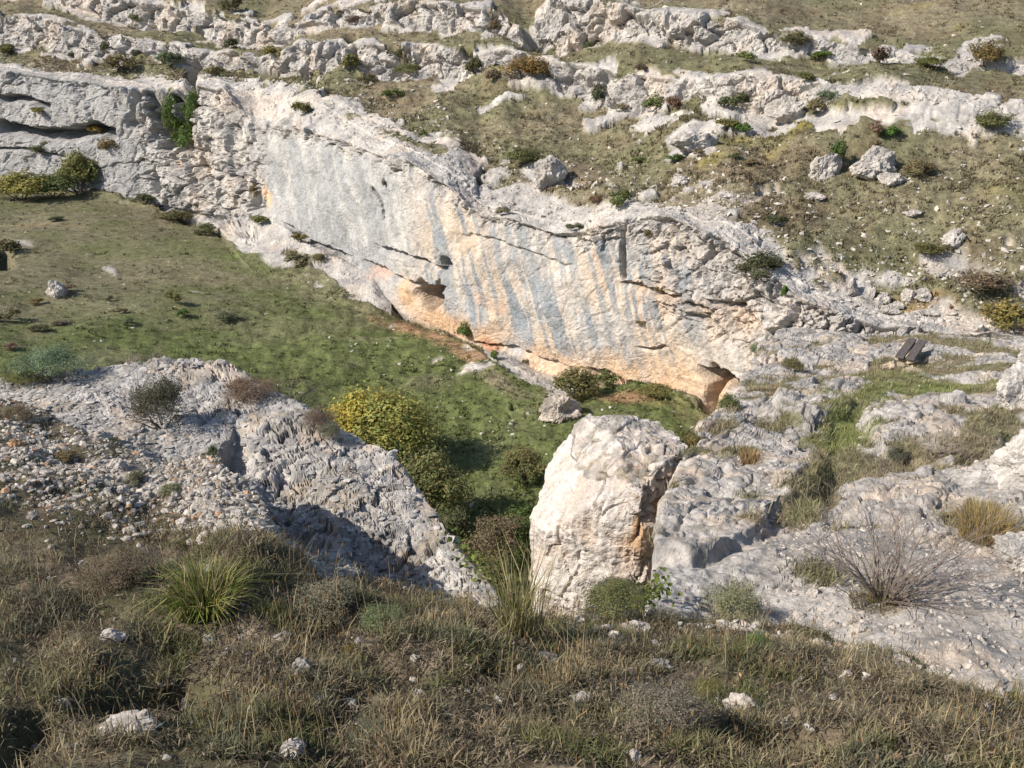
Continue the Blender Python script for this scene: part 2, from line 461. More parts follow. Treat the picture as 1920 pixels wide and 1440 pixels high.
# relief
hard = rock * (1 - 0.94 * smooth_wall)
ii = np.where((rock > 0.02))
d = np.zeros(V.shape)
p_ = P[ii]
band = (V[ii] > 6.9) & (V[ii] < 10.2)
f1, f2, cid = worley(p_ * np.where(band[:, None], np.array([0.42, 0.42, 0.55]), np.array([0.55, 0.55, 0.85])) + fbm(p_ * 0.6, 2, 21)[..., None] * 0.5, 4)
bl = (cid - 0.5) * 0.75 - 0.5 * np.exp(-((f2 - f1) / 0.07) ** 2)
g1, g2, cid2 = worley(p_ * np.array([1.5, 1.5, 2.3]) + 0.35 * fbm(p_ * 1.5, 2, 23)[..., None], 6)
bl2 = (cid2 - 0.5) * 0.26 - 0.2 * np.exp(-((g2 - g1) / 0.07) ** 2)
steep = sstep(0.9, 0.45, np.abs(nf[..., 2])); amp = (0.14 + 0.86 * steep)[ii]
h = hard[ii] * amp
sp = far.spacing()
att = lambda f: sstep(0.55, 0.22, sp * f)
d[ii] = h * (bl * np.where(band, 0.85, 0.7) * att(0.8)[ii] + bl2 * np.where(band, 0.45, np.where(PX[ii] < 520, 0.5, 0.85)) * att(1.8)[ii]) + (0.3 + 0.7 * amp) * rock[ii] * (fbm(p_ * 0.3, 3, 31) * 0.5) * (1 - 0.6 * smooth_wall[ii]) \
        + (0.22 + 0.78 * h) * rock[ii] * att(1.6)[ii] * (ridged(p_ * 1.3, 3, 33) * 0.10) + (0.12 + 0.88 * h) * rock[ii] * att(5.0)[ii] * fbm(p_ * 5.5, 3, 35) * 0.12
d = np.where((V > 2) & (V < 3), d * 0.6, d)
far.pos = far.pos + nf * d[..., None]
soft = (1 - rock) * sstep(0.0, 0.4, V)
far.pos[..., 2] += soft * (fbm(P * 0.16, 3, 41) * np.where(V < 2, 0.25, 0.55) + fbm(P * 1.1, 3, 43) * 0.12 * att(1.2) + fbm(P * 4.5, 2, 45) * np.where(V < 2, 0.035, 0.07) * att(4.5))
far.pos[..., 2] += rock * 0.07 * (V > 5.6) * (V < 12) * att(1.0)
# overhangs, slots and hollows of the cliff (line, depth, reach below)
for pts, dep, below in [([(690,492),(720,505),(770,528),(825,538)],0.55,0.5), ([(712,462),(760,476),(800,492),(832,505)],0.6,0.4), ([(785,545),(800,545),(822,556)],1.6,0.75),
                        ([(540,420),(580,445),(640,474)],0.8,0.3), ([(870,442),(900,440),(960,462),(1060,500)],0.16,0.6), ([(1160,425),(1172,470),(1178,520)],0.0,0.3),
                        ([(1205,655),(1245,650)],0.3,0.15), ([(1110,694),(1150,705),(1220,728)],0.5,0.25), ([(1315,690),(1350,695),(1388,712)],1.3,0.55), ([(1328,705),(1350,715)],0.9,1.4),
                        ([(0,222),(60,238),(120,240),(185,226),(205,240)],2.6,1.2), ([(0,180),(40,178),(85,192)],1.4,0.6), ([(0,275),(60,280),(110,290)],0.6,0.3),
                        ([(895,640),(960,650),(1060,690)],0.3,0.4), ([(370,310),(420,320),(470,345)],0.5,0.3), ([(1170,530),(1230,545),(1330,580)],0.45,0.3), ([(300,385),(420,412),(480,430)],0.5,0.3),
                        ([(1330,565),(1390,570)],0.4,0.25)]:
    if dep > 0: far.dent(pts, dep, below, nrm=nf)
for pts, w, dep in [([(702,355),(712,378),(718,408)],3.2,0.9), ([(1173,420),(1167,470),(1168,518)],5,0.9), ([(826,490),(832,492)],9,0.9), ([(360,125),(355,165),(350,200)],14,2.0),
                    ([(300,185),(305,230),(320,262)],26,2.6), ([(335,175),(340,220),(345,255)],20,2.4), ([(655,70),(662,110)],9,1.5), ([(735,85),(750,105),(735,130)],16,1.7), ([(985,60),(1000,100)],12,1.6),
                    ([(915,20),(918,45)],8,1.2), ([(1290,590),(1330,600)],5,0.4), ([(480,360),(470,390)],7,0.8), ([(285,330),(290,360)],6,0.6), ([(1130,470),(1135,440)],3,0.2),
                    ([(258,170),(245,230)],8,0.9), ([(575,140),(600,160)],7,0.6), ([(870,100),(900,130)],6,0.9), ([(1330,690),(1322,765)],8,0.7), ([(0,455),(0,500)],16,1.2), ([(1290,285),(1350,262)],6,0.5),
                    ([(792,549),(812,557)],17,2.6), ([(798,566),(802,570)],9,1.6), ([(1335,708),(1370,716)],12,2.2), ([(1330,725),(1325,755)],8,1.0)]:
    jw = 1 + 0.5 * fbs(far.base, 1.6, 3, 92, sp)
    m = np.exp(-(np.clip(far.stroke(pts, w), 0, 9) * jw) ** (4 if dep > 1.5 else 2) * 1.2)
    far.pos = far.pos - nf * (m * dep)[..., None]

# colours
tone = fbm(P * 0.12, 4, 61); tone2 = fbm(P * 0.45, 4, 62)
turf = DRY + 0 * P
turf = mixc(turf, OLIVE, 0.55 + 1.3 * tone)
turf = mixc(turf, BROWN, sstep(0.08, 0.45, tone2) * 0.35)
turf = mixc(turf, GREEN, sstep(0.0, 2.0, 2.1 - V) * 0)
mead = (V < 2.35)
gz = sstep(520, 680, PY) * 1.05 + 0.05
turf = np.where(mead[..., None], mixc(mixc(turf, OLIVE, 0.5 + 0 * V), GREEN, gz + 0.7 * fbm(P * 0.2, 4, 64) + 0.4 * tone2), turf)
for pts, w, c, a in [([(1330,300),(1400,270),(1500,240),(1620,215)],24,YGREEN,0.85), ([(1480,270),(1440,300)],22,YGREEN,0.4), ([(1850,385),(1900,400)],50,YGREEN,0.4), ([(1690,20),(1740,15)],16,YGREEN,0.4), ([(1800,48),(1820,50)],14,YGREEN,0.5),
                     ([(1540,560),(1600,575),(1660,590)],26,RUST,0.8), ([(1560,535),(1640,560),(1760,585)],26,RUST,0.5), ([(760,605),(840,640),(890,668)],26,SOIL,0.95), ([(1140,745),(1230,755),(1310,785)],30,SOIL,0.85), ([(700,600),(760,620)],14,SOIL,0.6), ([(40,420),(130,430)],16,RUST,0.25),
                     ([(640,640),(800,690),(950,760)],70,GREEN,0.45), ([(520,650),(700,660)],40,GREEN,0.4), ([(900,690),(980,740)],22,DRY,0.6), ([(740,640),(640,640),(700,645)],3,DRY,0.6), ([(1080,770),(1250,780)],24,OLIVE,0.5), ([(0,345),(120,352)],16,YGREEN,0.4), ([(700,90),(950,80)],8,DRY,0.4)]:
    m = np.clip(1.4 - far.stroke(pts, w), 0, 1) * a
    turf = mixc(turf, c, m * (0.75 + 0.9 * tone2))
stone = ROCK + 0 * P
stone = mixc(stone, ROCKG, 0.42 + 0.18 * (V > 6.9) + 1.1 * fbm(P * 0.9, 4, 65))
stone = mixc(stone, WARM, sstep(0.1, 0.55, fbm(P * 0.35, 3, 66)) * 0.35)
stone = mixc(stone, np.array([0.315, 0.318, 0.328]), sstep(400, 200, PX) * 0.8 * (V > 2.9) * (V < 5.1))
# the great wall: cream to ochre, with blue-grey water streaks that follow the runs down the face
hz = np.clip((V - 3) / 2, 0, 1)
warmth = sstep(690, 860, PX) * (1 - 0.55 * hz) * (1 - 0.4 * sstep(1330, 1420, PX))
wallc = mixc(np.array([0.40, 0.397, 0.397]) + 0 * P, np.array([0.50, 0.485, 0.47]), 0.4 + fbm(P * 0.8, 3, 67))
wallc = mixc(wallc, WARM, warmth * (0.9 + 0.9 * fbm(P * 0.4, 3, 68)))
wallc = mixc(wallc, OCHRE, sstep(0.36, 0.04, hz) * warmth * (0.62 + 1.0 * fbm(P * 0.55, 3, 69)))
along = PX - 0.26 * (PY - 450)
st = np.stack([along * 0.06, PY * 0.0022, 0 * PX], -1)
streak = fbm(st, 4, 70, gain=0.6) + 0.15 * fbm(st * np.array([3.1, 1.5, 1]), 3, 77)
streak = streak + 0.35 * fbm(np.stack([along * 0.013, PY * 0.004, 0 * PX + 3], -1), 2, 78)
sm = sstep(-0.06, 0.18, streak) * sstep(690, 800, PX) * (1 - 0.75 * sstep(1270, 1330, PX)) * sstep(0.06, 0.24, hz + 0.1 * tone2)
wallc = mixc(wallc, np.array([0.275, 0.298, 0.325]), sm * (0.86 + 0.5 * fbm(P * 0.5, 3, 79)))
leftw = sstep(760, 690, PX)
lst = fbm(np.stack([along * 0.05, PY * 0.006, 0 * PX], -1), 4, 71)
wallc = mixc(wallc, np.array([0.33, 0.335, 0.345]), leftw * (0.75 + 1.4 * lst))
for pts, w, c, a in [([(760,545),(790,580),(820,600)],30,OCHRE,0.85), ([(800,600),(870,615)],24,OCHRE,0.6), ([(695,510),(725,515)],14,np.array([0.55,0.33,0.24]),0.6), ([(910,640),(925,655)],14,np.array([0.5,0.27,0.17]),0.7),
                     ([(900,560),(940,580)],12,np.array([0.58,0.36,0.26]),0.5), ([(1220,690),(1270,700),(1320,755)],28,OCHRE,0.45), ([(1000,660),(1080,690),(1150,700)],14,OCHRE,0.6), ([(860,470),(880,460)],14,OCHRE,0.5), ([(1200,540),(1300,570),(1400,600)],18,OCHRE,0.4),
                     ([(505,375),(490,360)],14,OCHRE,0.6), ([(430,340),(455,345)],12,OCHRE,0.35), ([(380,315),(385,325)],10,OCHRE,0.6), ([(330,300),(335,310)],8,OCHRE,0.3), ([(1345,760),(1350,740)],16,OCHRE,0.6)]:
    m = np.clip(1.4 - far.stroke(pts, w), 0, 1) * a * (0.8 + 0.8 * tone2)
    wallc = mixc(wallc, c, m); stone = mixc(stone, c, m)
stone = mixc(stone, wallc, 0 * V) * (1 - face[..., None]) + wallc * face[..., None]
fcol = stone * rock[..., None] + turf * (1 - rock[..., None])
far.turf = turf

S0 = far.starts
tag(far.build("valley_floor", S0[0], S0[2], MAT_FAR, fcol, smooth=True), "green meadow on the flat valley floor below the cliff", kind="structure")
tag(far.build("cliff_wall", S0[2], S0[6], MAT_FAR, fcol), "long pale limestone cliff with ochre and blue-grey streaks", kind="structure")
tag(far.build("hillside", S0[6], S0[7], MAT_FAR, fcol, smooth=True), "dry grassy hillside above the cliff", kind="structure")
tag(far.build("lower_rock_band", S0[7], S0[8], MAT_FAR, fcol), "lower band of blocky limestone across the hillside", kind="structure")
tag(far.build("hillside_terrace", S0[8], S0[9], MAT_FAR, fcol, smooth=True), "narrow grassy terrace between the two rock bands", kind="structure")
tag(far.build("upper_rock_band", S0[9], S0[10], MAT_FAR, fcol), "upper band of limestone near the top of the view", kind="structure")
tag(far.build("hilltop", S0[10], S0[12], MAT_FAR, fcol, smooth=True), "dry grassy hilltop above the rock bands", kind="structure")

def inside(px, py, poly):
    c_ = np.zeros(px.shape, bool); n_ = len(poly)
    for a_ in range(n_):
        (x1, y1), (x2, y2) = poly[a_], poly[a_ - 1]
        t_ = ((y1 > py) != (y2 > py)) & (px < (x2 - x1) * (py - y1) / (y2 - y1 + 1e-9) + x1)
        c_ ^= t_
    return c_
def blur2(m_, n):
    for _ in range(n):
        m_[1:-1] = 0.25 * m_[:-2] + 0.5 * m_[1:-1] + 0.25 * m_[2:]; m_[:, 1:-1] = 0.25 * m_[:, :-2] + 0.5 * m_[:, 1:-1] + 0.25 * m_[:, 2:]
    return m_

# ------------------------------------------------------------------ near side: slope under the camera
BROW = [(-1500,610,14.0),(-500,690,11.5),(0,742,10.2),(150,800,9.2),(300,862,8.3),(390,842,8.5),(440,890,7.8),(488,915,7.4),(535,985,6.95),(600,1040,6.6),(700,1085,6.3),(800,1122,6.05),(900,1142,6.0),(950,1145,6.0),
        (1030,1155,5.95),(1100,1152,6.05),(1230,1150,6.25),(1300,1160,6.3),(1500,1185,6.0),(1650,1230,5.5),(1800,1290,4.95),(1920,1335,4.6),(2400,1480,4.0),(3300,1620,3.6)]
brow_w = np.array([byY(b[0], b[1], b[2] * (0.925 if 6 <= k <= 14 else 0.965 if k in (5, 15) else 1.0)) for k, b in enumerate(BROW)])
low_w = np.array([byY(b[0], 1440, 2.9) for b in BROW])
base_w = low_w * np.array([0.8, 0, 0]) + np.array([0, 0.55, CAM[2] - 1.85])
mid_w = 0.5 * (low_w + brow_w) + np.array([0, 0, 0.06])
drop1 = brow_w + np.array([0.0, 0.03, -0.8])
drop2 = brow_w + np.array([0.1, 0.5, -5.0])
near = Sheet(sight(np.stack([base_w, low_w, mid_w, brow_w, drop1, drop2])), [24, 40, 36, 36, 26, 20, 20, 16, 26, 30, 30, 30, 16, 22, 20, 30, 20, 46, 36, 36, 30, 60, 24], [10, 60, 60, 8, 10])
near.soften(4, 1); near.soften(2, 0)
near.base = near.pos.copy()
P = near.base; PX = near.px; PY = near.py; V = near.v
nn = near.normals(6)
# stony ground to the left and along the brow, turf elsewhere
st_ = 0.06 + sstep(2.0, 2.9, V) * 0.34
for pts, w, a in [([(120,850),(330,900),(480,980)],85,0.45), ([(250,990),(420,960)],50,0.15), ([(520,1000),(640,1070)],40,0.35), ([(40,820),(60,960)],70,0.12), ([(1550,1210),(1750,1280),(1900,1330)],45,0.5), ([(1280,1170),(1500,1195)],20,0.5), ([(1350,1300),(1420,1320)],30,0.2), ([(800,1130),(880,1150)],14,0.3)]:
    st_ = st_ + a * np.clip(1.4 - near.stroke(pts, w), 0, 1)
st_ = st_ + fbm(P * 1.6, 4, 81) * 0.42 + fbm(P * 6, 3, 82) * 0.2
nrock = sstep(0.42, 0.7, st_)
near.rock = nrock
sp = near.spacing(); att = lambda f: sstep(0.55, 0.22, sp * f)
dz = fbm(P * 0.7, 3, 83) * 0.09 + fbm(P * 2.2, 3, 84) * 0.06 + fbm(P * 8, 3, 85) * 0.022 * att(8)
f1, f2, cid = worley(P * 9.0, 86)
dz = dz + nrock * att(8) * (0.04 * (0.6 - f1) + 0.015 * (cid - 0.5))
for pts, w, dep in [([(220,1300),(330,1290)],60,0.22), ([(330,1262),(400,1268)],22,0.10), ([(60,1360),(20,1420)],60,0.2), ([(1380,1385),(1560,1390)],34,0.22), ([(930,1260),(1010,1270)],24,0.10), ([(700,1250),(780,1270)],30,0.08)]:
    dz = dz - dep * np.exp(-np.clip(near.stroke(pts, w), 0, 9) ** 2)
near.pos[..., 2] += dz * sstep(-0.1, 0.5, V)
near.pos = near.pos + nn * ((V > 3) * (fbm(P * 3, 3, 87) * 0.12 + 0.06 * (0.6 - f1)))[..., None]
nt_ = fbm(P * 1.1, 4, 88); nt2 = fbm(P * 4.5, 3, 89)
nturf = mixc(mixc(np.array([0.16, 0.128, 0.092]) + 0 * P, np.array([0.085, 0.082, 0.045]), 0.5 + 1.4 * nt_), np.array([0.06, 0.045, 0.032]), sstep(0.0, 0.4, nt2) * 0.8)
nstone = mixc(np.array([0.40, 0.365, 0.325]) + 0 * P, np.array([0.24, 0.215, 0.19]), 0.5 + 1.2 * fbm(P * 7, 3, 90))
ncol_ = nstone * nrock[..., None] + nturf * (1 - nrock[..., None])
tag(near.build("foreground_slope", 0, near.starts[5], MAT_NEAR, ncol_, smooth=True), "dry grassy stony slope in the foreground", kind="structure")

# ------------------------------------------------------------------ near left: pitted limestone slab at the edge of the drop
sl_near = brow_w[1:14].copy(); sl_near[:, 1] -= 0.45; sl_near[:, 2] = CAM[2] - np.array([4.3, 4.3, 4.3, 4.4, 4.6, 4.7, 4.75, 4.8, 4.85, 4.9, 4.9, 4.9, 4.85])
FAR_EDGE = [(-500,640),(0,704),(100,694),(180,680),(300,676),(350,674),(430,690),(560,757),(640,802),(720,838),(772,905),(850,1008),(952,1133)]
sl_far = np.array([byZ(a, b, z) for (a, b), z in zip(FAR_EDGE, [-4.22, -4.22, -4.22, -4.22, -4.22, -4.24, -4.3, -4.38, -4.46, -4.55, -4.62, -4.7, -4.8])])
out_ = np.array([0.25, 0.2, 0])
slab = Sheet(sight(np.stack([sl_near, sl_far, sl_far + np.array([0.10, 0.16, -0.35]), sl_far + np.array([0.0, 0.1, -3.0]), sl_far + np.array([0.9, 0.9, -11.0])])),
             [40, 40, 40, 40, 34, 34, 40, 40, 40, 40, 34, 34], [190, 16, 30, 24])
slab.soften(6, 1); slab.soften(2, 0)
slab.base = slab.pos.copy()
P = slab.base; V = slab.v; PX = slab.px; PY = slab.py
ns = slab.normals(6)
wq = P + 0.05 * np.stack([fbm(P * 5, 2, 101), fbm(P * 5, 2, 102), fbm(P * 5, 2, 103)], -1)
f1, f2, cid, o1 = worley(wq * np.array([5.2, 7.4, 6.0]), 104, True)
g1, g2, cid2, o2 = worley(wq * np.array([1.9, 2.8, 2.0]), 105, True)
k1, k2, cid3, o3 = worley(wq * np.array([11.0, 15.0, 12.0]), 106, True)
def flake(o, c): return o[..., 0] * np.cos(c * 40.0) + o[..., 1] * np.sin(c * 40.0)      # each piece tilted its own way
sp = slab.spacing(); att = lambda f: sstep(0.6, 0.25, sp * f)
rough = (0.45 + 0.6 * sstep(200, 520, PX)) * (0.35 + 1.1 * sstep(-0.3, 0.3, fbm(P * 1.1, 3, 112)))
ds = rough * (0.030 * flake(o1, cid) + 0.018 * (cid - 0.5) - 0.020 * np.exp(-((f2 - f1) / 0.06) ** 2)
              + 0.050 * flake(o2, cid2) + 0.04 * (cid2 - 0.5) - 0.045 * np.exp(-((g2 - g1) / 0.05) ** 2) + att(14) * (0.022 * flake(o3, cid3) + 0.015 * (cid3 - 0.5))) + fbm(P * 0.9, 3, 107) * 0.07 + fbm(P * 14, 2, 108) * 0.012 * att(14)
slab.pos = slab.pos + ns * ds[..., None]
# the knoll at the far tip and a long worn hollow
for pts, w, dep in [([(450,862),(540,905),(630,965),(740,1040)],46,-0.12), ([(400,690),(430,700)],40,0.05)]:
    slab.pos[..., 2] += dep * np.exp(-np.clip(slab.stroke(pts, w), 0, 9) ** 2) * (V < 1.3)
hol = blur2(inside(PX + fbs(P, 1.5, 2, 113, sp) * 18, PY + fbs(P, 1.5, 2, 114, sp) * 10, [(398,850),(440,800),(900,640),(1000,1150),(700,1130),(560,1040),(480,960),(404,905)]).astype(float), 1)
hol = hol * np.exp(-(slab.stroke([(400,870),(500,930),(530,985),(600,1040),(700,1085),(820,1115)], 62)) ** 2)   # worn deep against the lip, rising gently away from it
slab.pos[..., 2] -= 0.36 * hol * (V < 1)
slab.rock[:] = 1
scol = mixc(np.array([0.44, 0.42, 0.40]) + 0 * P, np.array([0.25, 0.24, 0.235]), 0.45 + 1.0 * fbm(P * 5, 4, 109))
scol = mixc(scol, np.array([0.50, 0.40, 0.31]), sstep(0.15, 0.5, fbm(P * 2.5, 3, 110)) * 0.5)
scol = mixc(scol, np.array([0.13, 0.115, 0.085]), sstep(0.16, 0.42, fbm(P * 1.7, 4, 111) + 0.18 * sstep(260, 60, PX)) * 0.4 * (V < 1))
tag(slab.build("rock_slab", 0, slab.starts[4], MAT_NEAR, scol), "pitted grey limestone slab ending at the drop on the left", kind="structure")

# ------------------------------------------------------------------ near right: rock plateau running out to the bench
PL = [[(1195,1200,6.3),(1400,1235,6.2),(1600,1290,5.55),(1800,1350,4.85),(2000,1400,4.4),(2300,1460,4.2)],
      [(1215,1100,8.0),(1400,1110,8.0),(1600,1130,7.6),(1800,1150,7.3),(2000,1170,7.0),(2300,1200,6.8)],
      [(1228,1035,9.8),(1400,1008,10.2),(1600,996,10.0),(1800,1010,9.6),(2000,1020,9.3),(2300,1030,9.0)],
      [(1243,968,11.6),(1400,950,12.2),(1580,930,12.5),(1750,920,12.2),(1900,920,11.6),(2300,930,11.0)],
      [(1288,850,14.8),(1400,860,15.0),(1560,850,15.3),(1700,830,15.2),(1900,830,14.5),(2300,840,14.0)],
      [(1335,795,17.5),(1450,785,18.0),(1590,768,18.3),(1750,750,18.5),(1900,730,18.2),(2300,740,17.5)],
      [(1388,728,21.5),(1500,700,22.5),(1620,690,22.6),(1750,690,22.3),(1900,680,21.8),(2300,690,21.0)],
      [(1422,650,26.5),(1530,628,27.2),(1680,645,26.2),(1800,642,25.6),(1920,636,25.2),(2300,640,24.0)],
      [(1470,592,31.0),(1570,592,30.5),(1700,604,29.6),(1800,606,29.0),(1920,608,28.4),(2300,612,27.0)]]
PLw = np.array([[byY(*p) for p in r] for r in PL])
PLw[-1, :, 2] -= 0.5
PLw[0, 1:] += np.array([0, -0.7, -0.3])
edge = PLw[:, :1]
under = edge + np.array([0.05, 0.06, -0.5])
deep = edge + np.array([0.35, 0.3, -4.0])
deep2 = edge + np.array([0.2, 0.2, -9.0])
plat = Sheet(sight(np.concatenate([deep2, deep, under, PLw], 1)).transpose(0, 1, 2), [8, 24, 12, 80, 90, 84, 66, 36], [80, 56, 50, 70, 50, 56, 56, 34])
plat.soften(5, 1); plat.soften(5, 0)
plat.base = plat.pos.copy()
P = plat.base; V = plat.v; PX = plat.px; PY = plat.py
npl = plat.normals(6)
sp = plat.spacing()
pk = 0.70 + fbs(P, 0.55, 4, 121, sp) * 0.5 + fbs(P, 2.4, 3, 122, sp) * 0.25
pk = pk + 0.25 * (V < 2)
for pts, w, a in [([(1500,985),(1535,930),(1565,860),(1580,800),(1610,750),(1660,720)],26,-1.1), ([(1640,705),(1700,722),(1800,730),(1900,720),(2000,720)],52,-1.4), ([(1680,690),(1760,700),(1900,690)],40,-1.3), ([(1640,640),(1700,620),(1760,650)],18,-0.8), ([(1790,650),(1920,660)],36,-1.0), ([(1600,870),(1640,920)],26,-0.7), ([(1850,960),(1800,985)],30,-0.9), ([(1800,860),(1860,800),(1890,760)],26,-0.8), ([(1440,820),(1460,800)],22,-0.7), ([(1440,730),(1480,690)],12,-0.5),
                  ([(1400,860),(1400,880)],14,-0.5), ([(1560,1000),(1640,990)],14,-0.5), ([(1540,820),(1560,840)],16,-0.7), ([(1620,750),(1540,780)],8,-0.4),
                  ([(1300,1010),(1450,1040),(1600,1060)],60,0.5), ([(1700,770),(1850,790)],26,0.4), ([(1650,890),(1750,900)],36,0.4), ([(1340,900),(1480,900)],50,0.5), ([(1470,650),(1560,660),(1600,690)],28,0.5), ([(1450,760),(1540,760)],24,0.5), ([(1700,1180),(1900,1200)],60,0.25), ([(1740,652),(1800,648)],12,0.7)]:
    pk = pk + a * np.clip(1.4 - plat.stroke(pts, w), 0, 1)
prock = sstep(0.35, 0.6, pk)
plat.rock = prock
# first the blocks and hollows, then (on that new surface) bedding steps, joints and grain
jx = fbs(P, 0.7, 2, 138, sp) * 26; jy = fbs(P, 0.7, 2, 139, sp) * 14
for poly, hgt, nb in [([(1280,845),(1335,797),(1420,802),(1500,838),(1552,880),(1540,925),(1480,968),(1405,1022),(1300,1066),(1150,1075),(1200,940)], 0.22, 5), ([(1452,768),(1478,730),(1580,742),(1580,792),(1510,803),(1448,788)], 0.24, 5),
          ([(1290,900),(1340,860),(1440,870),(1470,900),(1430,930),(1380,925),(1330,960)], 0.08, 5), ([(1480,900),(1540,890),(1530,925),(1480,950),(1440,940)], 0.09, 4), ([(1600,790),(1640,760),(1780,752),(1870,800),(1860,850),(1760,880),(1690,870),(1620,840)], 0.24, 10), ([(1590,940),(1650,890),(1760,895),(1790,930),(1720,985),(1600,985)], 0.16, 8)]:
    plat.pos[..., 2] += blur2(inside(PX + jx, PY + jy, poly).astype(float), nb) * hgt
for pts, w, dep in [([(1400,1042),(1310,1070)],10,-0.08), ([(1390,1180),(1490,1172)],10,-0.12), ([(1550,960),(1548,880)],12,-0.2), ([(1570,800),(1560,870)],10,-0.15)]:
    plat.pos[..., 2] += dep * np.exp(-np.clip(plat.stroke(pts, w), 0, 9) ** 2)
plat.pos[..., 2] += fbm(P * 0.4, 3, 128) * 0.15 + fbs(P, 1.3, 2, 129, sp) * 0.06 + blur2(prock.copy(), 6) * 0.06 * (V > 2)
plat.soften(2, 0); plat.soften(2, 1)
B2 = plat.pos.copy(); npl = plat.normals(3)
tp_ = np.gradient(B2, axis=0); sp = np.maximum(np.linalg.norm(tp_, axis=-1), np.linalg.norm(np.gradient(B2, axis=1), axis=-1))
att = lambda f: sstep(0.55, 0.22, sp * f)
f1, f2, cid = worley(B2 * np.array([0.7, 0.7, 1.6]) + 0.4 * fbm(B2 * 0.8, 2, 123)[..., None], 124)
g1, g2, cid2 = worley(B2 * np.array([2.1, 2.1, 4.0]) + 0.3 * fbm(B2 * 2, 2, 125)[..., None], 126)
k1, k2, cid3 = worley(B2 * 8.0, 127)
blocky = sstep(1.7, 2.4, V)
hh_ = fbs(B2, 0.5, 3, 135, sp) * 0.5
q_ = hh_ / 0.10; fl = np.floor(q_)
terr = (fl + sstep(0.45, 1.0, q_ - fl)) * 0.10 - hh_ * 0.55
dp = prock * blocky * (terr * 0.55 + att(1.0) * ((cid - 0.5) * 0.05 - 0.09 * np.exp(-((f2 - f1) / 0.04) ** 2)) + att(2.5) * ((cid2 - 0.5) * 0.03 - 0.03 * np.exp(-((g2 - g1) / 0.05) ** 2))) \
     + prock * (1 - blocky) * (att(2.5) * (cid2 - 0.5) * 0.03 + att(7.5) * 0.024 * (0.6 - k1)) \
     + att(3.0) * 0.014 * ridged(B2 * 2.5, 3, 134) + fbs(B2, 4, 2, 140, sp) * 0.018 + fbs(B2, 10, 2, 130, sp) * 0.026
plat.pos = plat.pos + npl * dp[..., None]
pt_ = fbm(P * 0.9, 4, 131)
pturf = mixc(mixc(DRY + 0 * P, OLIVE, 0.4 + 1.2 * pt_), GREEN * 1.25, sstep(700, 640, PY) * 0 + np.clip(1.5 - plat.stroke([(1570,830),(1600,760),(1660,715),(1760,735),(1850,715)], 60), 0, 1) * (0.85 + 0.6 * pt_))
pturf = mixc(pturf, GREEN, np.clip(1.4 - plat.stroke([(1500,985),(1540,920),(1555,880)], 22), 0, 1) * 0.7)
pturf = mixc(pturf, RUST, np.clip(1.4 - plat.stroke([(1600,590),(1520,600),(1660,600)], 14), 0, 1) * 0.6)
pst = mixc(np.array([0.45, 0.425, 0.405]) + 0 * P, np.array([0.29, 0.278, 0.268]), 0.4 + 1.1 * fbm(P * 2.4, 4, 132))
pst = mixc(pst, np.array([0.52, 0.42, 0.33]), sstep(0.1, 0.5, fbm(P * 1.2, 3, 133)) * 0.55)
pst = mixc(pst, np.array([0.30, 0.275, 0.255]), np.clip(1.5 - plat.stroke([(1300,1100),(1500,1070),(1800,1120),(1900,1200)], 90), 0, 1) * 0.55)
pst = mixc(pst, np.array([0.20, 0.19, 0.175]), sstep(0.14, 0.4, fbm(P * 5.5, 4, 141)) * 0.55)
pcol = pst * prock[..., None] + pturf * (1 - prock[..., None])
tag(plat.build("rock_plateau", 0, plat.starts[8], MAT_ROCK_MID, pcol), "pale limestone plateau with a grassy path leading to the bench", kind="structure")

# ------------------------------------------------------------------ the split-off rock pinnacle
def ring_rock(name, poly, zs, scales, nang, nz, seed, mat, amp=1.0, dome=0.12):
    """poly: plan outline; zs/scales: levels from the foot to the top with outline scale and shift"""
    poly = np.array(poly, float); c = poly.mean(0)
    seg = np.linalg.norm(np.roll(poly, -1, 0) - poly, axis=1); cum = np.concatenate([[0], np.cumsum(seg)])
    s = np.linspace(0, cum[-1], nang, endpoint=False)
    pc = np.vstack([poly, poly[:1]])
    plan = np.stack([np.interp(s, cum, pc[:, 0]), np.interp(s, cum, pc[:, 1])], -1)
    for _ in range(5): plan = 0.25 * np.roll(plan, 1, 0) + 0.5 * plan + 0.25 * np.roll(plan, -1, 0)
    t = np.linspace(0, 1, nz)
    zz = np.interp(t, np.linspace(0, 1, len(zs)), zs); ss = np.interp(t, np.linspace(0, 1, len(scales)), [a[0] for a in scales])
    sx = np.interp(t, np.linspace(0, 1, len(scales)), [a[1] for a in scales]); sy = np.interp(t, np.linspace(0, 1, len(scales)), [a[2] for a in scales])
    side = np.concatenate([c + (plan[None] - c) * ss[:, None, None] + np.stack([sx, sy], -1)[:, None], np.repeat(zz[:, None], nang, 1)[..., None]], -1)
    ncap = nz // 3
    caps = []
    for k in range(1, ncap + 1):
        f = 1 - k / ncap
        top = side[-1]; cc = top.mean(0)
        q = cc + (top - cc) * max(f, 0.01); q[:, 2] = zz[-1] + dome * (1 - f ** 2) * 0.6
        caps.append(q)
    return np.concatenate([side, np.array(caps)], 0), nz

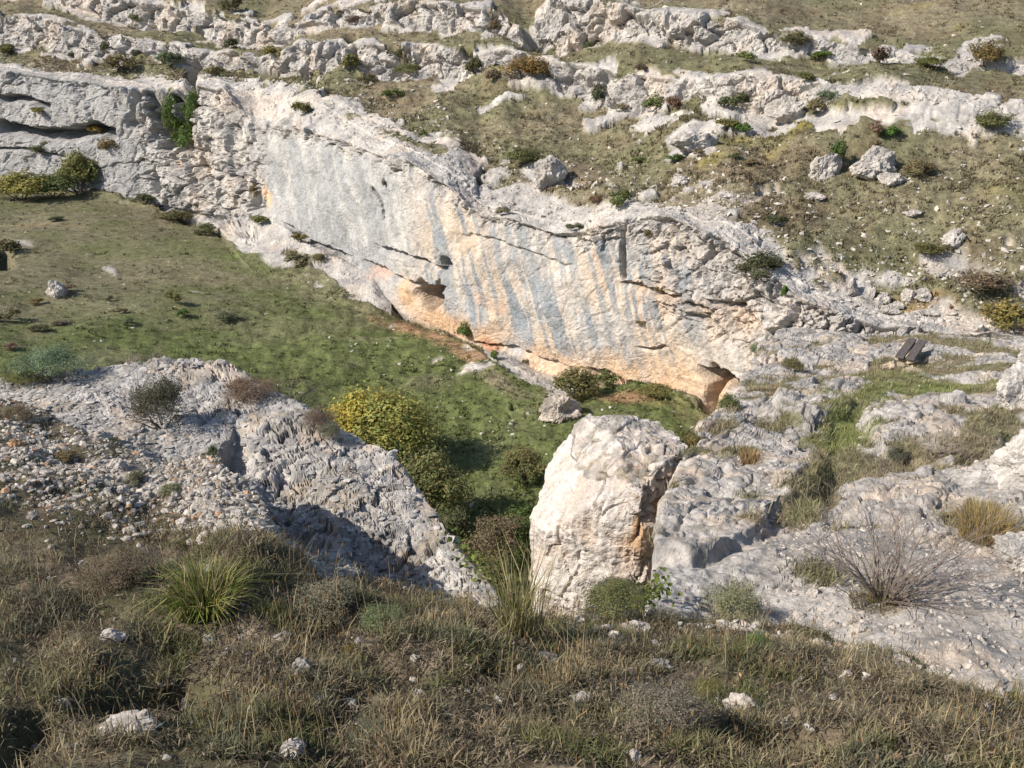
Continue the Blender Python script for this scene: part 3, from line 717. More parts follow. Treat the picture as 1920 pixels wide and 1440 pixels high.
tw_poly = [(0.36, 14.9), (0.55, 14.2), (1.9, 13.2), (2.12, 13.25), (2.95, 14.3), (3.0, 15.5), (2.5, 16.4), (1.2, 16.5), (0.6, 15.9)]
tw, tnz = ring_rock("rock_pinnacle", tw_poly, [CAM[2] - 15.5, CAM[2] - 10.8, CAM[2] - 9.5, CAM[2] - 8.3, CAM[2] - 7.45, CAM[2] - 7.08],
                    [(1.15, 0.1, 0), (1.03, 0.06, -0.1), (1.0, 0, -0.05), (0.99, 0.01, 0), (0.97, 0.04, 0.02), (0.86, 0.17, 0.06)], 300, 230, 5, MAT_ROCK_MID)
tw[..., 2] += -0.13 * (tw[..., 1] - 14.9) * sstep(CAM[2] - 9.0, CAM[2] - 7.3, tw[..., 2])
for n_, p0 in [((-0.74, -0.12, 0.66), (0.62, 14.4, CAM[2] - 8.35)), ((-0.56, -0.82, 0.12), (1.15, 13.72, CAM[2] - 8.5)), ((-0.25, -0.2, 0.94), (1.2, 14.6, CAM[2] - 7.12)), ((0.72, -0.66, 0.2), (2.62, 13.85, CAM[2] - 7.6)), ((0.1, -0.6, 0.79), (2.0, 13.5, CAM[2] - 7.1))]:
    n_ = np.array(n_) / np.linalg.norm(n_)
    over = np.clip((tw - np.array(p0)) @ n_, 0, None); tw = tw - over[..., None] * n_ * 0.95
tb = tw.copy()
tn = np.cross(np.roll(tw, -1, 1) - np.roll(tw, 1, 1), np.gradient(tw, axis=0)); tn /= np.linalg.norm(tn, axis=-1, keepdims=True) + 1e-9
if (tn[:tnz] * (tw[:tnz] - np.array([1.6, 15.0, 0])))[..., :2].sum() < 0: tn = -tn
for _ in range(6):
    tn = np.roll(tn, 1, 1) + 2 * tn + np.roll(tn, -1, 1); tn[1:-1] = tn[:-2] + 2 * tn[1:-1] + tn[2:]; tn /= np.linalg.norm(tn, axis=-1, keepdims=True) + 1e-9
f1, f2, cid = worley(tb * np.array([1.1, 1.1, 0.7]) + 0.35 * fbm(tb * 1.1, 2, 141)[..., None], 142)
g1, g2, cid2 = worley(tb * np.array([3.2, 3.2, 2.6]) + 0.3 * fbm(tb * 3, 2, 143)[..., None], 144)
rightf = sstep(1.75, 2.1, tb[..., 0]) * sstep(14.9, 14.3, tb[..., 1])
dt = (0.2 + 0.8 * rightf) * (cid - 0.5) * 0.16 - 0.07 * sstep(0.0, 0.35, fbm(tb * 0.8, 2, 152) + 0.6 * rightf) * np.exp(-((f2 - f1) / 0.03) ** 2) + (0.05 + 0.95 * rightf) * ((cid2 - 0.5) * 0.17 - 0.10 * np.exp(-((g2 - g1) / 0.07) ** 2)) \
     + fbm(tb * 0.9, 3, 145) * 0.11 + ridged(tb * np.array([2.0, 2.0, 0.5]), 3, 146) * 0.04 + fbm(tb * 9, 3, 147) * 0.020
tw = tw + tn * dt[..., None]
nr, nc = tw.shape[:2]
idx = np.arange(nr * nc).reshape(nr, nc)
fc = np.stack([idx[:-1], np.roll(idx, -1, 1)[:-1], np.roll(idx, -1, 1)[1:], idx[1:]], -1).reshape(-1, 4)
tc_ = mixc(np.array([0.54, 0.50, 0.47]) + 0 * tb, np.array([0.54, 0.45, 0.385]), 0.22 + 1.0 * fbm(tb * 1.1, 4, 148))
tc_ = mixc(tc_, np.array([0.60, 0.57, 0.55]), sstep(0.05, 0.4, fbm(tb * 1.8, 3, 149)) * 0.7)
tc_ = mixc(tc_, OCHRE * 0.8, sstep(1.65, 1.95, tb[..., 0]) * sstep(14.6, 13.9, tb[..., 1]) * sstep(CAM[2] - 9.0, CAM[2] - 8.0, tb[..., 2]) * (0.5 + 1.5 * fbm(tb * 2, 3, 150)))
topm = np.zeros(tw.shape[:2]); topm[int(tnz * 0.93):] = 1
trock = np.ones(tw.shape[:2])
grassy = topm * sstep(0.1, 0.4, fbm(tb * 3.5, 4, 151)) * 0.6
tc_ = mixc(tc_, np.array([0.33, 0.31, 0.29]), topm * (0.45 + 1.0 * fbm(tb * 3, 3, 153)))
tc_ = mixc(tc_, DRY, grassy * 0.9)
tower = obj("rock_pinnacle", mesh_np("rock_pinnacle", tw.reshape(-1, 3), fc, MAT_ROCK_MID, np.concatenate([tc_, (trock - grassy)[..., None]], -1).reshape(-1, 4)))
tag(tower, "bright white limestone block split from the plateau by a dark crack", "rock")
#END_TERRAIN

# ------------------------------------------------------------------ scatter tools
def pick(sheet, n, weight, r):
    """random points on a sheet, weight per grid cell"""
    w = np.clip(weight[:-1, :-1], 0, None).ravel()
    k = r.choice(len(w), n, p=w / w.sum())
    i, j = np.unravel_index(k, (sheet.px.shape[0] - 1, sheet.px.shape[1] - 1))
    a = r.random(n)[:, None]; b = r.random(n)[:, None]
    p = sheet.pos
    pt = (p[i, j] * (1 - a) + p[i + 1, j] * a) * (1 - b) + (p[i, j + 1] * (1 - a) + p[i + 1, j + 1] * a) * b
    return pt, i, j

def unit(v):
    return v / (np.linalg.norm(v, axis=-1, keepdims=True) + 1e-9)

def rot_random(n, r):
    q = unit(r.normal(size=(n, 4)))
    w, x, y, z = q.T
    return np.stack([np.stack([1-2*(y*y+z*z), 2*(x*y-z*w), 2*(x*z+y*w)], -1), np.stack([2*(x*y+z*w), 1-2*(x*x+z*z), 2*(y*z-x*w)], -1), np.stack([2*(x*z-y*w), 2*(y*z+x*w), 1-2*(x*x+y*y)], -1)], -2)

_ph = (1 + 5 ** 0.5) / 2
ICO_V = unit(np.array([[-1,_ph,0],[1,_ph,0],[-1,-_ph,0],[1,-_ph,0],[0,-1,_ph],[0,1,_ph],[0,-1,-_ph],[0,1,-_ph],[_ph,0,-1],[_ph,0,1],[-_ph,0,-1],[-_ph,0,1]], float))
ICO_F = np.array([[0,11,5],[0,5,1],[0,1,7],[0,7,10],[0,10,11],[1,5,9],[5,11,4],[11,10,2],[10,7,6],[7,1,8],[3,9,4],[3,4,2],[3,2,6],[3,6,8],[3,8,9],[4,9,5],[2,4,11],[6,2,10],[8,6,7],[9,8,1]])
OCT_V = np.array([[1,0,0],[-1,0,0],[0,1,0],[0,-1,0],[0,0,1],[0,0,-1]], float)
OCT_F = np.array([[0,2,4],[2,1,4],[1,3,4],[3,0,4],[2,0,5],[1,2,5],[3,1,5],[0,3,5]])

def stones(name, pts, size, colors, r, fine=True, flat=0.55):
    V0, F0 = (ICO_V, ICO_F) if fine else (OCT_V, OCT_F)
    n = len(pts); k = len(V0)
    v = V0[None] * (1 + 0.45 * (r.random((n, k, 1)) - 0.5))
    v = v * np.stack([0.7 + 0.7 * r.random(n), 0.6 + 0.5 * r.random(n), 0.35 + 0.4 * r.random(n)], -1)[:, None]
    v = np.einsum('nij,nkj->nki', rot_random(n, r), v)
    v[..., 2] *= (flat + 0.3 * r.random(n))[:, None]
    v = v * size[:, None, None] * 0.5 + pts[:, None]
    f = (F0[None] + (np.arange(n) * k)[:, None, None]).reshape(-1, 3)
    c = np.repeat(colors[:, None], k, 1)
    c = np.concatenate([c, np.ones((n, k, 1))], -1).reshape(-1, 4)
    return mesh_np(name, v.reshape(-1, 3), f, MAT_STONE, c)

def blades(name, roots, h, w, lean, colors, r, mat=None, curve=0.5):
    """curved tapering blades: 5 vertices, 3 triangles each"""
    n = len(roots)
    az = r.random(n) * 2 * np.pi
    side = np.stack([np.cos(az), np.sin(az), 0 * az], -1)
    fwd = np.stack([lean[:, 0], lean[:, 1], 0 * az], -1)
    up = np.array([0, 0, 1.0])
    ln = np.linalg.norm(lean, axis=1)[:, None]
    hh = h[:, None]
    m = roots + hh * (0.55 * up + 0.35 * fwd)
    t = roots + hh * (up * np.clip(1.0 - curve * ln ** 2 * 0.6, 0.05, 1) + fwd * 1.0)
    ww = w[:, None] * 0.5
    v = np.stack([roots - side * ww, roots + side * ww, m - side * ww * 0.8, m + side * ww * 0.8, t], 1)
    f = (np.array([[0, 1, 3], [0, 3, 2], [2, 3, 4]])[None] + (np.arange(n) * 5)[:, None, None]).reshape(-1, 3)
    sh = np.array([0.75, 0.75, 1.0, 1.0, 1.15])[None, :, None]
    c = (colors[:, None] * sh).reshape(-1, 3)
    return mesh_np(name, v.reshape(-1, 3), f, mat or MAT_GRASS, c)

# ------------------------------------------------------------------ boulders
def ico_mesh(level):
    v, f = ICO_V.copy(), ICO_F.copy()
    for _ in range(level):
        e = np.sort(np.concatenate([f[:, [0, 1]], f[:, [1, 2]], f[:, [2, 0]]]), axis=1)
        ue, inv = np.unique(e, axis=0, return_inverse=True)
        inv = inv.reshape(-1)
        mid = unit(v[ue].mean(1)); n = len(f); o = len(v)
        a, b, c = inv[:n] + o, inv[n:2 * n] + o, inv[2 * n:] + o
        v = np.vstack([v, mid])
        f = np.concatenate([np.stack([f[:, 0], a, c], 1), np.stack([f[:, 1], b, a], 1), np.stack([f[:, 2], c, b], 1), np.stack([a, b, c], 1)])
    return v, f

def boulder(px, py, wpx, hpx, label, sheet, name="boulder", cat="boulder", group=None, seed=1, level=4, tint=(0.50, 0.465, 0.43), cuts=9, mat=None, hollow=False, depth=0.85, rz=None):
    r = np.random.default_rng(seed)
    v, f = ico_mesh(level)
    for _ in range(cuts):
        n = unit(r.normal(size=3)); hgt = 0.55 + 0.3 * r.random()
        over = np.clip(v @ n - hgt, 0, None); v = v - over[:, None] * n * 0.92
    v = v * (1 + 0.22 * fbm(v * 1.3 + seed, 3, seed)[:, None] + 0.10 * fbm(v * 4.0 + seed, 3, seed + 3)[:, None] + 0.05 * fbm(v * 11 + seed, 2, seed + 4)[:, None])
    if hollow:
        m = np.exp(-((v - np.array([0.35, -0.55, 0.35])) ** 2).sum(1) / 0.16); v = v - m[:, None] * np.array([0.1, -0.45, 0.55]) * 0.9
    pos = sheet.at(px, py)
    d = (pos - CAM) @ FW
    W = wpx * d / FPX; H = hpx * d / FPX
    v = v * np.array([W * 0.56, W * 0.5 * depth, H * 0.62])
    c = mixc(np.array(tint) + 0 * v, np.array(tint) * 0.68, 0.35 + 1.0 * fbm(v * 2.0 / max(W, 0.1) + seed, 3, seed + 7))
    me = mesh_np(name, v, f, mat or (MAT_FAR if d > 20 else MAT_ROCK_MID), np.concatenate([c, np.ones((len(c), 1))], 1))
    o = obj(name, me)
    o.location = (pos + np.array([0, 0.25 * W * depth, (0.14 if name == 'stone' else 0.30) * H])).tolist()
    o.rotation_euler = (0, 0, (r.random() - 0.5) * 0.8 if rz is None else rz)
    return tag(o, label, cat, group)

GB = "boulders on the far slope"
for k, a in enumerate([
    (105, 553, 42, 36, "round white boulder alone in the meadow at the far left", far, None),
    (1545, 335, 56, 54, "blocky pale boulder left of a narrow green shrub on the far slope", far, GB),
    (1640, 330, 78, 54, "widest pale boulder, cracked in three, right of the narrow green shrub", far, GB),
    (1672, 358, 46, 22, "low pale rock just below the wide cracked boulder", far, GB),
    (1532, 380, 38, 16, "small flat white rock on dry turf below the blocky boulder", far, GB),
    (1786, 478, 36, 34, "squat pale boulder alone on the dry slope near the right edge", far, GB),
    (1598, 558, 30, 36, "leftmost upright white boulder in the row above the bench", far, "row of white boulders above the bench"),
    (1634, 560, 19, 26, "slim upright white boulder, second in the row above the bench", far, "row of white boulders above the bench"),
    (1660, 566, 24, 22, "third white boulder from the left in the row above the bench", far, "row of white boulders above the bench"),
    (1684, 574, 26, 16, "low white rock touching the third boulder of the row", far, "row of white boulders above the bench"),
    (1705, 562, 28, 26, "tall white boulder right of the middle of the row above the bench", far, "row of white boulders above the bench"),
    (1732, 572, 36, 22, "broad lumpy white boulder at the right of the row above the bench", far, "row of white boulders above the bench"),
    (1668, 592, 34, 18, "low jagged rock in front of the boulder row above the bench", far, "row of white boulders above the bench"),
    (1742, 594, 44, 14, "long flat rock at the right foot of the boulder row", far, "row of white boulders above the bench"),
    (1832, 618, 24, 22, "small white boulder beside the large olive bush at the right edge", far, GB),
    (1275, 342, 30, 18, "small pale rock on dry turf above the right part of the cliff", far, GB),
    (1716, 410, 40, 12, "long low stone in the dry slope above the lone squat boulder", far, GB),
    (1480, 232, 70, 52, "big slanting white block at the foot of the lower rock band", far, GB),
    (1428, 212, 60, 46, "white block leaning above the big slanting block", far, GB),
    (1300, 285, 80, 40, "broad pale outcrop beside the yellow-green grass gully", far, GB),
    (1030, 358, 62, 56, "pale rounded outcrop in the dry slope above the cliff", far, GB),
    (1240, 100, 16, 12, "tiny pale rock on the terrace under the upper rock band", far, GB),
    ]):
    px, py, w, h, lab, sh, g = a
    boulder(px, py, w, h, lab, sh, group=g, seed=100 + k, level=4 if w > 30 else 3, cuts=8)
boulder(1054, 795, 72, 50, "hollow-sided pale boulder on the meadow behind the split-off block", far, seed=207, level=5, hollow=True, tint=(0.52, 0.46, 0.40), rz=0.2)
boulder(1106, 792, 12, 10, "little stone right of the hollow-sided boulder", far, seed=208, level=2, cuts=5)
for k, a in enumerate([(1925, 765, 90, 100, "bright white boulder at the right edge just below bench level"), (1930, 925, 120, 110, "large bright boulder at the right edge below the path"),
                       (1935, 1060, 110, 66, "grey rounded boulder at the right edge near the orange grass"), (1945, 700, 60, 66, "narrow white boulder at the right edge beside the turf")]):
    boulder(*a, plat, group="boulders at the right edge", seed=230 + k, level=5, tint=(0.55, 0.52, 0.49))

# ------------------------------------------------------------------ loose stones
GS = "loose stones on the near slope"
for k, a in enumerate([
    (205, 1212, 42, 24, "pinkish flat stone in the grass below the green tussock", near), (570, 1282, 46, 34, "angular grey stone in the grass right of the dark hollow", near),
    (236, 1392, 96, 40, "broad half-buried white slab at the bottom left", near), (545, 1425, 56, 34, "white stone at the bottom edge left of the middle", near), (655, 1312, 32, 22, "pale stone among straw left of the grey thyme", near),
    (1400, 1322, 66, 38, "white rounded stone left of the long dark hollow", near), (1470, 1366, 34, 18, "thin pale stone just above the long dark hollow", near),
    (1086, 1172, 26, 22, "white stone on the brow below the split-off block", near), (1134, 1182, 28, 18, "low pale stone right of the white stone on the brow", near), (1192, 1182, 50, 32, "cracked white stone pair on the brow under the yellow-green shrub", near),
    (1228, 1168, 18, 16, "small white stone at the right end of the brow", near), (1022, 1238, 42, 24, "grey stone at the foot of the tall straw tussock", near), (1055, 1262, 28, 22, "grey stone in shade below the tall straw tussock", near),
    (1182, 1256, 22, 18, "small white stone left of the grey thyme cushion", near), (1238, 1244, 38, 20, "flat white stone above the grey thyme cushion", near), (1090, 1322, 38, 18, "flat pale stone low in the middle of the grass", near),
    (1190, 1430, 24, 22, "white stone at the bottom edge below the thyme cushion", near), (782, 1292, 22, 16, "small pale stone in the grass left of the tall straw tussock", near),
    (26, 838, 26, 24, "orange stone at the left edge of the stony ground", near), (184, 815, 40, 28, "white block with a dark tuft beside it on the stony ground", near), (75, 902, 40, 12, "long thin white stone at the left on the stony ground", near),
    (222, 920, 30, 18, "round white stone in the middle of the stony ground", near), (192, 928, 36, 12, "flat white stone next to the round one on the stony ground", near), (218, 876, 30, 22, "upright pale stone on the stony ground", near), (276, 932, 22, 22, "pale stone right of the round white stone", near),
    (620, 1042, 30, 22, "white stone below the shaded step of the slab", near), (340, 975, 26, 18, "white stone above the green tussock", near), (445, 968, 28, 18, "pale stone at the edge of the shaded step", near), (385, 980, 24, 14, "small pale stone right above the green tussock", near),
    (1602, 1160, 26, 18, "squarish pale stone below the bare shrub", plat), (1562, 1168, 18, 14, "small cream stone left below the bare shrub", plat), (1612, 1196, 30, 16, "longish white stone below the squarish one", plat), (1624, 1232, 26, 20, "rounded white stone above the purple-grey dry brush", plat),
    (1654, 1248, 22, 26, "upright cream stone beside the purple-grey dry brush", plat), (1568, 1216, 30, 12, "flat pale stone left of the rounded white stone", plat), (1440, 1186, 110, 16, "long low white ledge of stone at the edge of the gravel", plat), (1840, 1322, 110, 36, "arched white rock lip at the lower right", near),
    (1530, 1118, 26, 14, "flat cream stone left of the bare shrub's foot", plat), (1500, 1150, 22, 12, "small pale stone in the gravel beside the thin shrub", plat)]):
    px, py, w, h, lab, sh = a
    org = "orange" in lab
    boulder(px, py, w, h, lab, sh, name="stone", cat="stone", group=GS, seed=300 + k, level=3, cuts=7, mat=MAT_NEAR, tint=(0.42, 0.25, 0.14) if org else (0.47, 0.43, 0.395) if "grey" not in lab else (0.36, 0.34, 0.32))

r = np.random.default_rng(11)
# rubble on the stony near ground and along the slab
w = sstep(0.15, 0.8, near.rock + 0.55 * sstep(1100, 900, near.py) * sstep(620, 420, near.px)) * (near.v > 1) * (near.v < 3.02) + 0.010 * (near.v > 1) * (near.v < 3)
pts, i, j = pick(near, 8000, w, r)
dist = (pts - CAM) @ FW
sz = 0.02 + 0.075 * r.random(len(pts)) ** 3.0 + 0.02 * r.random(len(pts))
c = np.array([0.43, 0.395, 0.355]) * (0.6 + 0.55 * r.random(len(pts)))[:, None] * np.array([1, 1, 1])
c[r.random(len(pts)) < 0.06] *= np.array([1.05, 0.72, 0.5])
tag(obj("rubble", stones("rubble", pts + np.array([0, 0, 0.004]), sz, c, r)), "broken limestone rubble on the stony near slope", kind="stuff")
w = ((slab.v < 1.02) & (slab.v > 0.02)) * (0.4 + 0.6 * sstep(0.0, 0.3, fbm(slab.base * 2.5, 3, 401)))
pts, i, j = pick(slab, 8000, w, r)
sz = 0.018 + 0.09 * r.random(len(pts)) ** 2.6
c = np.array([0.40, 0.38, 0.36]) * (0.55 + 0.6 * r.random(len(pts)))[:, None]
tag(obj("flakes", stones("flakes", pts, sz * 1.1, c, r, flat=0.16)), "loose limestone flakes lying on the pitted slab", kind="stuff")
w = ((plat.v < 2.2) * 1.0 + 0.25 * (plat.v >= 2.2)) * sstep(2.6, 3.2, np.repeat(np.linspace(0, 8, plat.px.shape[1])[None], plat.px.shape[0], 0)) * (0.25 + plat.rock)
pts, i, j = pick(plat, 7000, w, r)
sz = 0.018 + 0.07 * r.random(len(pts)) ** 3 + 0.03 * (plat.v[i, j] > 2.2) * r.random(len(pts))
c = np.array([0.44, 0.40, 0.365]) * (0.65 + 0.5 * r.random(len(pts)))[:, None]
tag(obj("gravel", stones("gravel", pts, sz, c, r)), "limestone gravel and chips on the plateau", kind="stuff")
# scree and pebbles on the far side
edge_ = np.exp(-((far.rock - 0.45) / 0.4) ** 2)
w = (far.v > 5.3) * (far.v < 11) * (0.05 + 0.9 * edge_ * sstep(0.02, 0.2, far.rock) + 0.5 * np.exp(-((far.v - 6.1) / 0.35) ** 2) + 0.12 * sstep(0.0, 0.3, fbm(far.base * 0.25, 3, 402)))
pts, i, j = pick(far, 15000, w, r)
sz = 0.06 + 0.30 * r.random(len(pts)) ** 4
c = np.array([0.49, 0.455, 0.41]) * (0.7 + 0.4 * r.random(len(pts)))[:, None]
tag(obj("scree", stones("scree", pts, sz, c, r, fine=False)), "white limestone scree strewn over the far slope", kind="stuff")
w = (far.v > 1) * (far.v < 3) * (0.04 + edge_ * sstep(0.02, 0.2, far.rock) + 0.5 * sstep(1.6, 2.0, far.v) * sstep(0, 0.3, fbm(far.base * 0.3, 3, 403)))
pts, i, j = pick(far, 1500, w, r)
sz = 0.05 + 0.22 * r.random(len(pts)) ** 4
c = np.array([0.50, 0.465, 0.42]) * (0.7 + 0.4 * r.random(len(pts)))[:, None]
tag(obj("pebbles", stones("pebbles", pts, sz, c, r, fine=False)), "white pebbles scattered at the meadow edge under the cliff", kind="stuff")

# ------------------------------------------------------------------ grass
def sample(sheet, arr, i, j): return arr[i, j]
# tussocks on the far side: low clumps of 5 blades
def clumps(sheet, n, weight, hr, wr, nb, colfn, name, label, r):
    pts, i, j = pick(sheet, n, weight, r)
    cc = colfn(i, j, len(pts))
    h = hr[0] + (hr[1] - hr[0]) * r.random(n) ** 2
    roots = np.repeat(pts, nb, 0) + np.concatenate([r.normal(size=(n * nb, 2)) * np.repeat(h, nb)[:, None] * 0.45, np.zeros((n * nb, 1))], 1)
    ln = r.normal(size=(n * nb, 2)) * 0.5
    hh = np.repeat(h, nb) * (0.6 + 0.6 * r.random(n * nb))
    ww = hh * (wr[0] + (wr[1] - wr[0]) * r.random(n * nb))
    c = np.repeat(cc, nb, 0) * (0.7 + 0.6 * r.random((n * nb, 1)))
    return tag(obj(name, blades(name, roots - np.array([0, 0, 0.02]), hh, ww, ln, c, r)), label, kind="stuff")
soft = (1 - far.rock)
clumps(far, 21000, soft * (far.v > 5.4) * (far.v < 11.2) * (0.3 + sstep(-0.1, 0.3, fbm(far.base * 0.4, 3, 404))), (0.06, 0.20), (0.2, 0.5), 7,
       lambda i, j, n: far.turf[i, j] * np.array([1.12, 1.08, 1.05]) * (0.65 + 0.75 * r.random((n, 1))), "dry_grass", "dry tussock grass covering the far hillside", r)
clumps(far, 14000, soft * (far.v > 1.02) * (far.v < 3) * (0.3 + sstep(-0.1, 0.3, fbm(far.base * 0.5, 3, 405))), (0.06, 0.18), (0.2, 0.5), 7,
       lambda i, j, n: far.turf[i, j] * 1.15 * (0.65 + 0.7 * r.random((n, 1))), "meadow_grass", "short green grass of the valley meadow", r)
clumps(plat, 5000, (1 - plat.rock) * (plat.v > 0.5) * (plat.v < 7.9), (0.05, 0.17), (0.05, 0.12), 16,
       lambda i, j, n: mixc(pturf[i, j], np.array([0.24, 0.20, 0.11]), r.random(n) ** 2 * 0.6) * (1.1 + 0.7 * r.random((n, 1))), "path_grass", "grass along the path and in the hollows of the plateau", r)
# dense turf right in front of the camera
gm = (1 - 0.75 * near.rock) * (near.v > 0.6) * (near.v < 3.03)
clump_n = fbm(near.base * 3.2, 3, 406)
gm = gm * (0.38 + sstep(-0.3, 0.4, clump_n)) * (1 - 0.88 * sstep(1080, 900, near.py))
n = 150000
pts, i, j = pick(near, n, gm, r)
cl = clump_n[i, j]; kind = fbm(pts * 1.3, 3, 407); kind2 = fbm(pts * 4.0, 2, 408)
h = (0.022 + 0.060 * r.random(n) ** 1.8) * (0.45 + 1.05 * sstep(-0.2, 0.45, cl))
c = mixc(np.array([0.33, 0.275, 0.175]) + np.zeros((n, 3)), np.array([0.145, 0.155, 0.066]), 0.6 + 1.5 * kind)
c = mixc(c, np.array([0.17, 0.175, 0.12]), sstep(0.05, 0.4, kind2) * 0.7)
c = mixc(c, np.array([0.12, 0.075, 0.05]), (r.random(n) < 0.15) * 0.8)
c = c * (0.6 + 0.75 * r.random((n, 1)))
tag(obj("turf_grass", blades("turf_grass", pts - np.array([0, 0, 0.006]), h, 0.0035 + 0.004 * r.random(n), r.normal(size=(n, 2)) * 0.55, c, r)), "matted dry grass of the foreground slope", kind="stuff")
n = 45000
pts, i, j = pick(near, n, (near.v > 0.6) * (near.v < 3.02) * (1 - 0.6 * near.rock) * (1 - 0.6 * sstep(1080, 900, near.py)), r)
c = np.array([[0.21, 0.175, 0.125], [0.13, 0.105, 0.075], [0.28, 0.235, 0.165]])[r.integers(0, 3, n)] * (0.6 + 0.6 * r.random((n, 1)))
a_ = r.random(n) * 2 * np.pi
tag(obj("litter", blades("litter", pts + np.array([0, 0, 0.004]), 0.03 + 0.07 * r.random(n) ** 2, 0.004 + 0.005 * r.random(n), np.stack([np.cos(a_), np.sin(a_)], -1) * (1.0 + 0.3 * r.random((n, 1))), c, r, curve=1.1)), "dead grass litter lying on the foreground slope", kind="stuff")
# straw stalks with seed heads
def stalks(name, roots, h, lean, label, r, head=True, tint=(0.36, 0.29, 0.17)):
    n = len(roots)
    c = np.array(tint) * (0.55 + 0.7 * r.random((n, 1)))
    me1 = blades(name, roots, h, 0.0028 + 0.002 * r.random(n), lean, c, r, curve=0.25)
    o = tag(obj(name, me1), label, kind="stuff")
    if head:
        sel = r.random(n) < 0.55
        rt = roots[sel]; hh = h[sel]; ll = lean[sel]
        ln = np.linalg.norm(ll, axis=1)[:, None]
        tip = rt + hh[:, None] * (np.array([0, 0, 1.0]) * np.clip(1 - 0.25 * ln ** 2 * 0.6, 0.05, 1) + np.concatenate([ll, 0 * ll[:, :1]], 1))
        m = len(tip)
        v = OCT_V[None] * np.array([0.0042, 0.0042, 0.022]) * (0.7 + 0.6 * r.random((m, 1, 1))) + tip[:, None] - np.array([0, 0, 0.012])
        f = (OCT_F[None] + (np.arange(m) * 6)[:, None, None]).reshape(-1, 3)
        cc = np.repeat(np.array([[0.24, 0.165, 0.085]]) * (0.6 + 0.7 * r.random((m, 1))), 6, 0)
        obj("seed_head", mesh_np("seed_head", v.reshape(-1, 3), f, MAT_GRASS, cc), o)["kind"] = "stuff"
    return o
pts, i, j = pick(near, 1700, gm * (0.2 + sstep(0.0, 0.3, fbm(near.base * 1.5, 3, 409))), r)
stalks("straw", pts, 0.10 + 0.26 * r.random(1700) ** 2, r.normal(size=(1700, 2)) * 0.24, "thin straw stalks with seed heads standing in the foreground grass", r)

def tuft(name, pos, n, h, spread, w, cols, label, cat, seed, group=None, lean=0.6):
    r = np.random.default_rng(seed)
    a = r.random(n) * 2 * np.pi; q = np.sqrt(r.random(n)) * spread
    root = np.stack([np.cos(a) * q, np.sin(a) * q, -0.02 + 0 * a], -1)
    dirn = np.stack([np.cos(a), np.sin(a)], -1) * (q / spread)[:, None] * lean + r.normal(size=(n, 2)) * (0.16 + 0.5 * (r.random((n, 1)) < 0.2))
    hh = h * (0.3 + 0.75 * r.random(n))
    cc = np.array(cols)[r.integers(0, len(cols), n)] * (0.65 + 0.7 * r.random((n, 1)))
    o = obj(name, blades(name, root, hh, w * (0.7 + 0.6 * r.random(n)), dirn, cc, r, curve=0.9))
    o.location = pos.tolist()
    return tag(o, label, cat, group)
tuft("grass_tussock", near.at(385, 1135), 1100, 0.29, 0.15, 0.0075, [(0.11, 0.155, 0.03), (0.17, 0.195, 0.045), (0.28, 0.26, 0.09), (0.08, 0.12, 0.022), (0.33, 0.28, 0.15), (0.24, 0.20, 0.11)], "bright green grass tussock standing out of the dry slope on the left", "grass tussock", 501, lean=0.75)
tuft("grass_tussock", near.at(965, 1205), 170, 0.72, 0.07, 0.007, [(0.33, 0.28, 0.16), (0.26, 0.24, 0.11), (0.18, 0.19, 0.07)], "tall straw tussock on the brow in front of the gorge", "grass tussock", 502, lean=0.22)
tuft("grass_tussock", near.at(1000, 1200), 60, 0.75, 0.05, 0.007, [(0.36, 0.30, 0.18), (0.28, 0.24, 0.12)], "straw stalks leaning right beside the tall tussock", "grass tussock", 503, lean=0.5)
tuft("grass_tussock", near.at(1210, 1225), 30, 0.42, 0.05, 0.004, [(0.36, 0.30, 0.18), (0.28, 0.24, 0.12)], "thin straw tuft near the right end of the brow", "grass tussock", 504, lean=0.5)
tuft("grass_tussock", plat.at(1845, 1000), 900, 0.55, 0.26, 0.008, [(0.40, 0.27, 0.10), (0.33, 0.25, 0.11), (0.20, 0.18, 0.07)], "orange dry grass tussock at the right on the plateau", "grass tussock", 505, lean=0.6)
tuft("grass_tussock", plat.at(1402, 888), 260, 0.34, 0.14, 0.011, [(0.38, 0.25, 0.12), (0.32, 0.24, 0.13)], "small orange grass tuft on the flat rock", "grass tussock", 506, lean=0.6)
tuft("grass_tussock", plat.at(1455, 812), 500, 0.5, 0.5, 0.014, [(0.22, 0.19, 0.09), (0.15, 0.15, 0.06)], "olive grass tuft behind the flat rock", "grass tussock", 507, lean=0.5)
tuft("grass_tussock", near.at(1905, 1330), 500, 0.22, 0.12, 0.005, [(0.15, 0.16, 0.05), (0.28, 0.22, 0.1)], "yellowish grass tuft at the lower right edge", "grass tussock", 508)

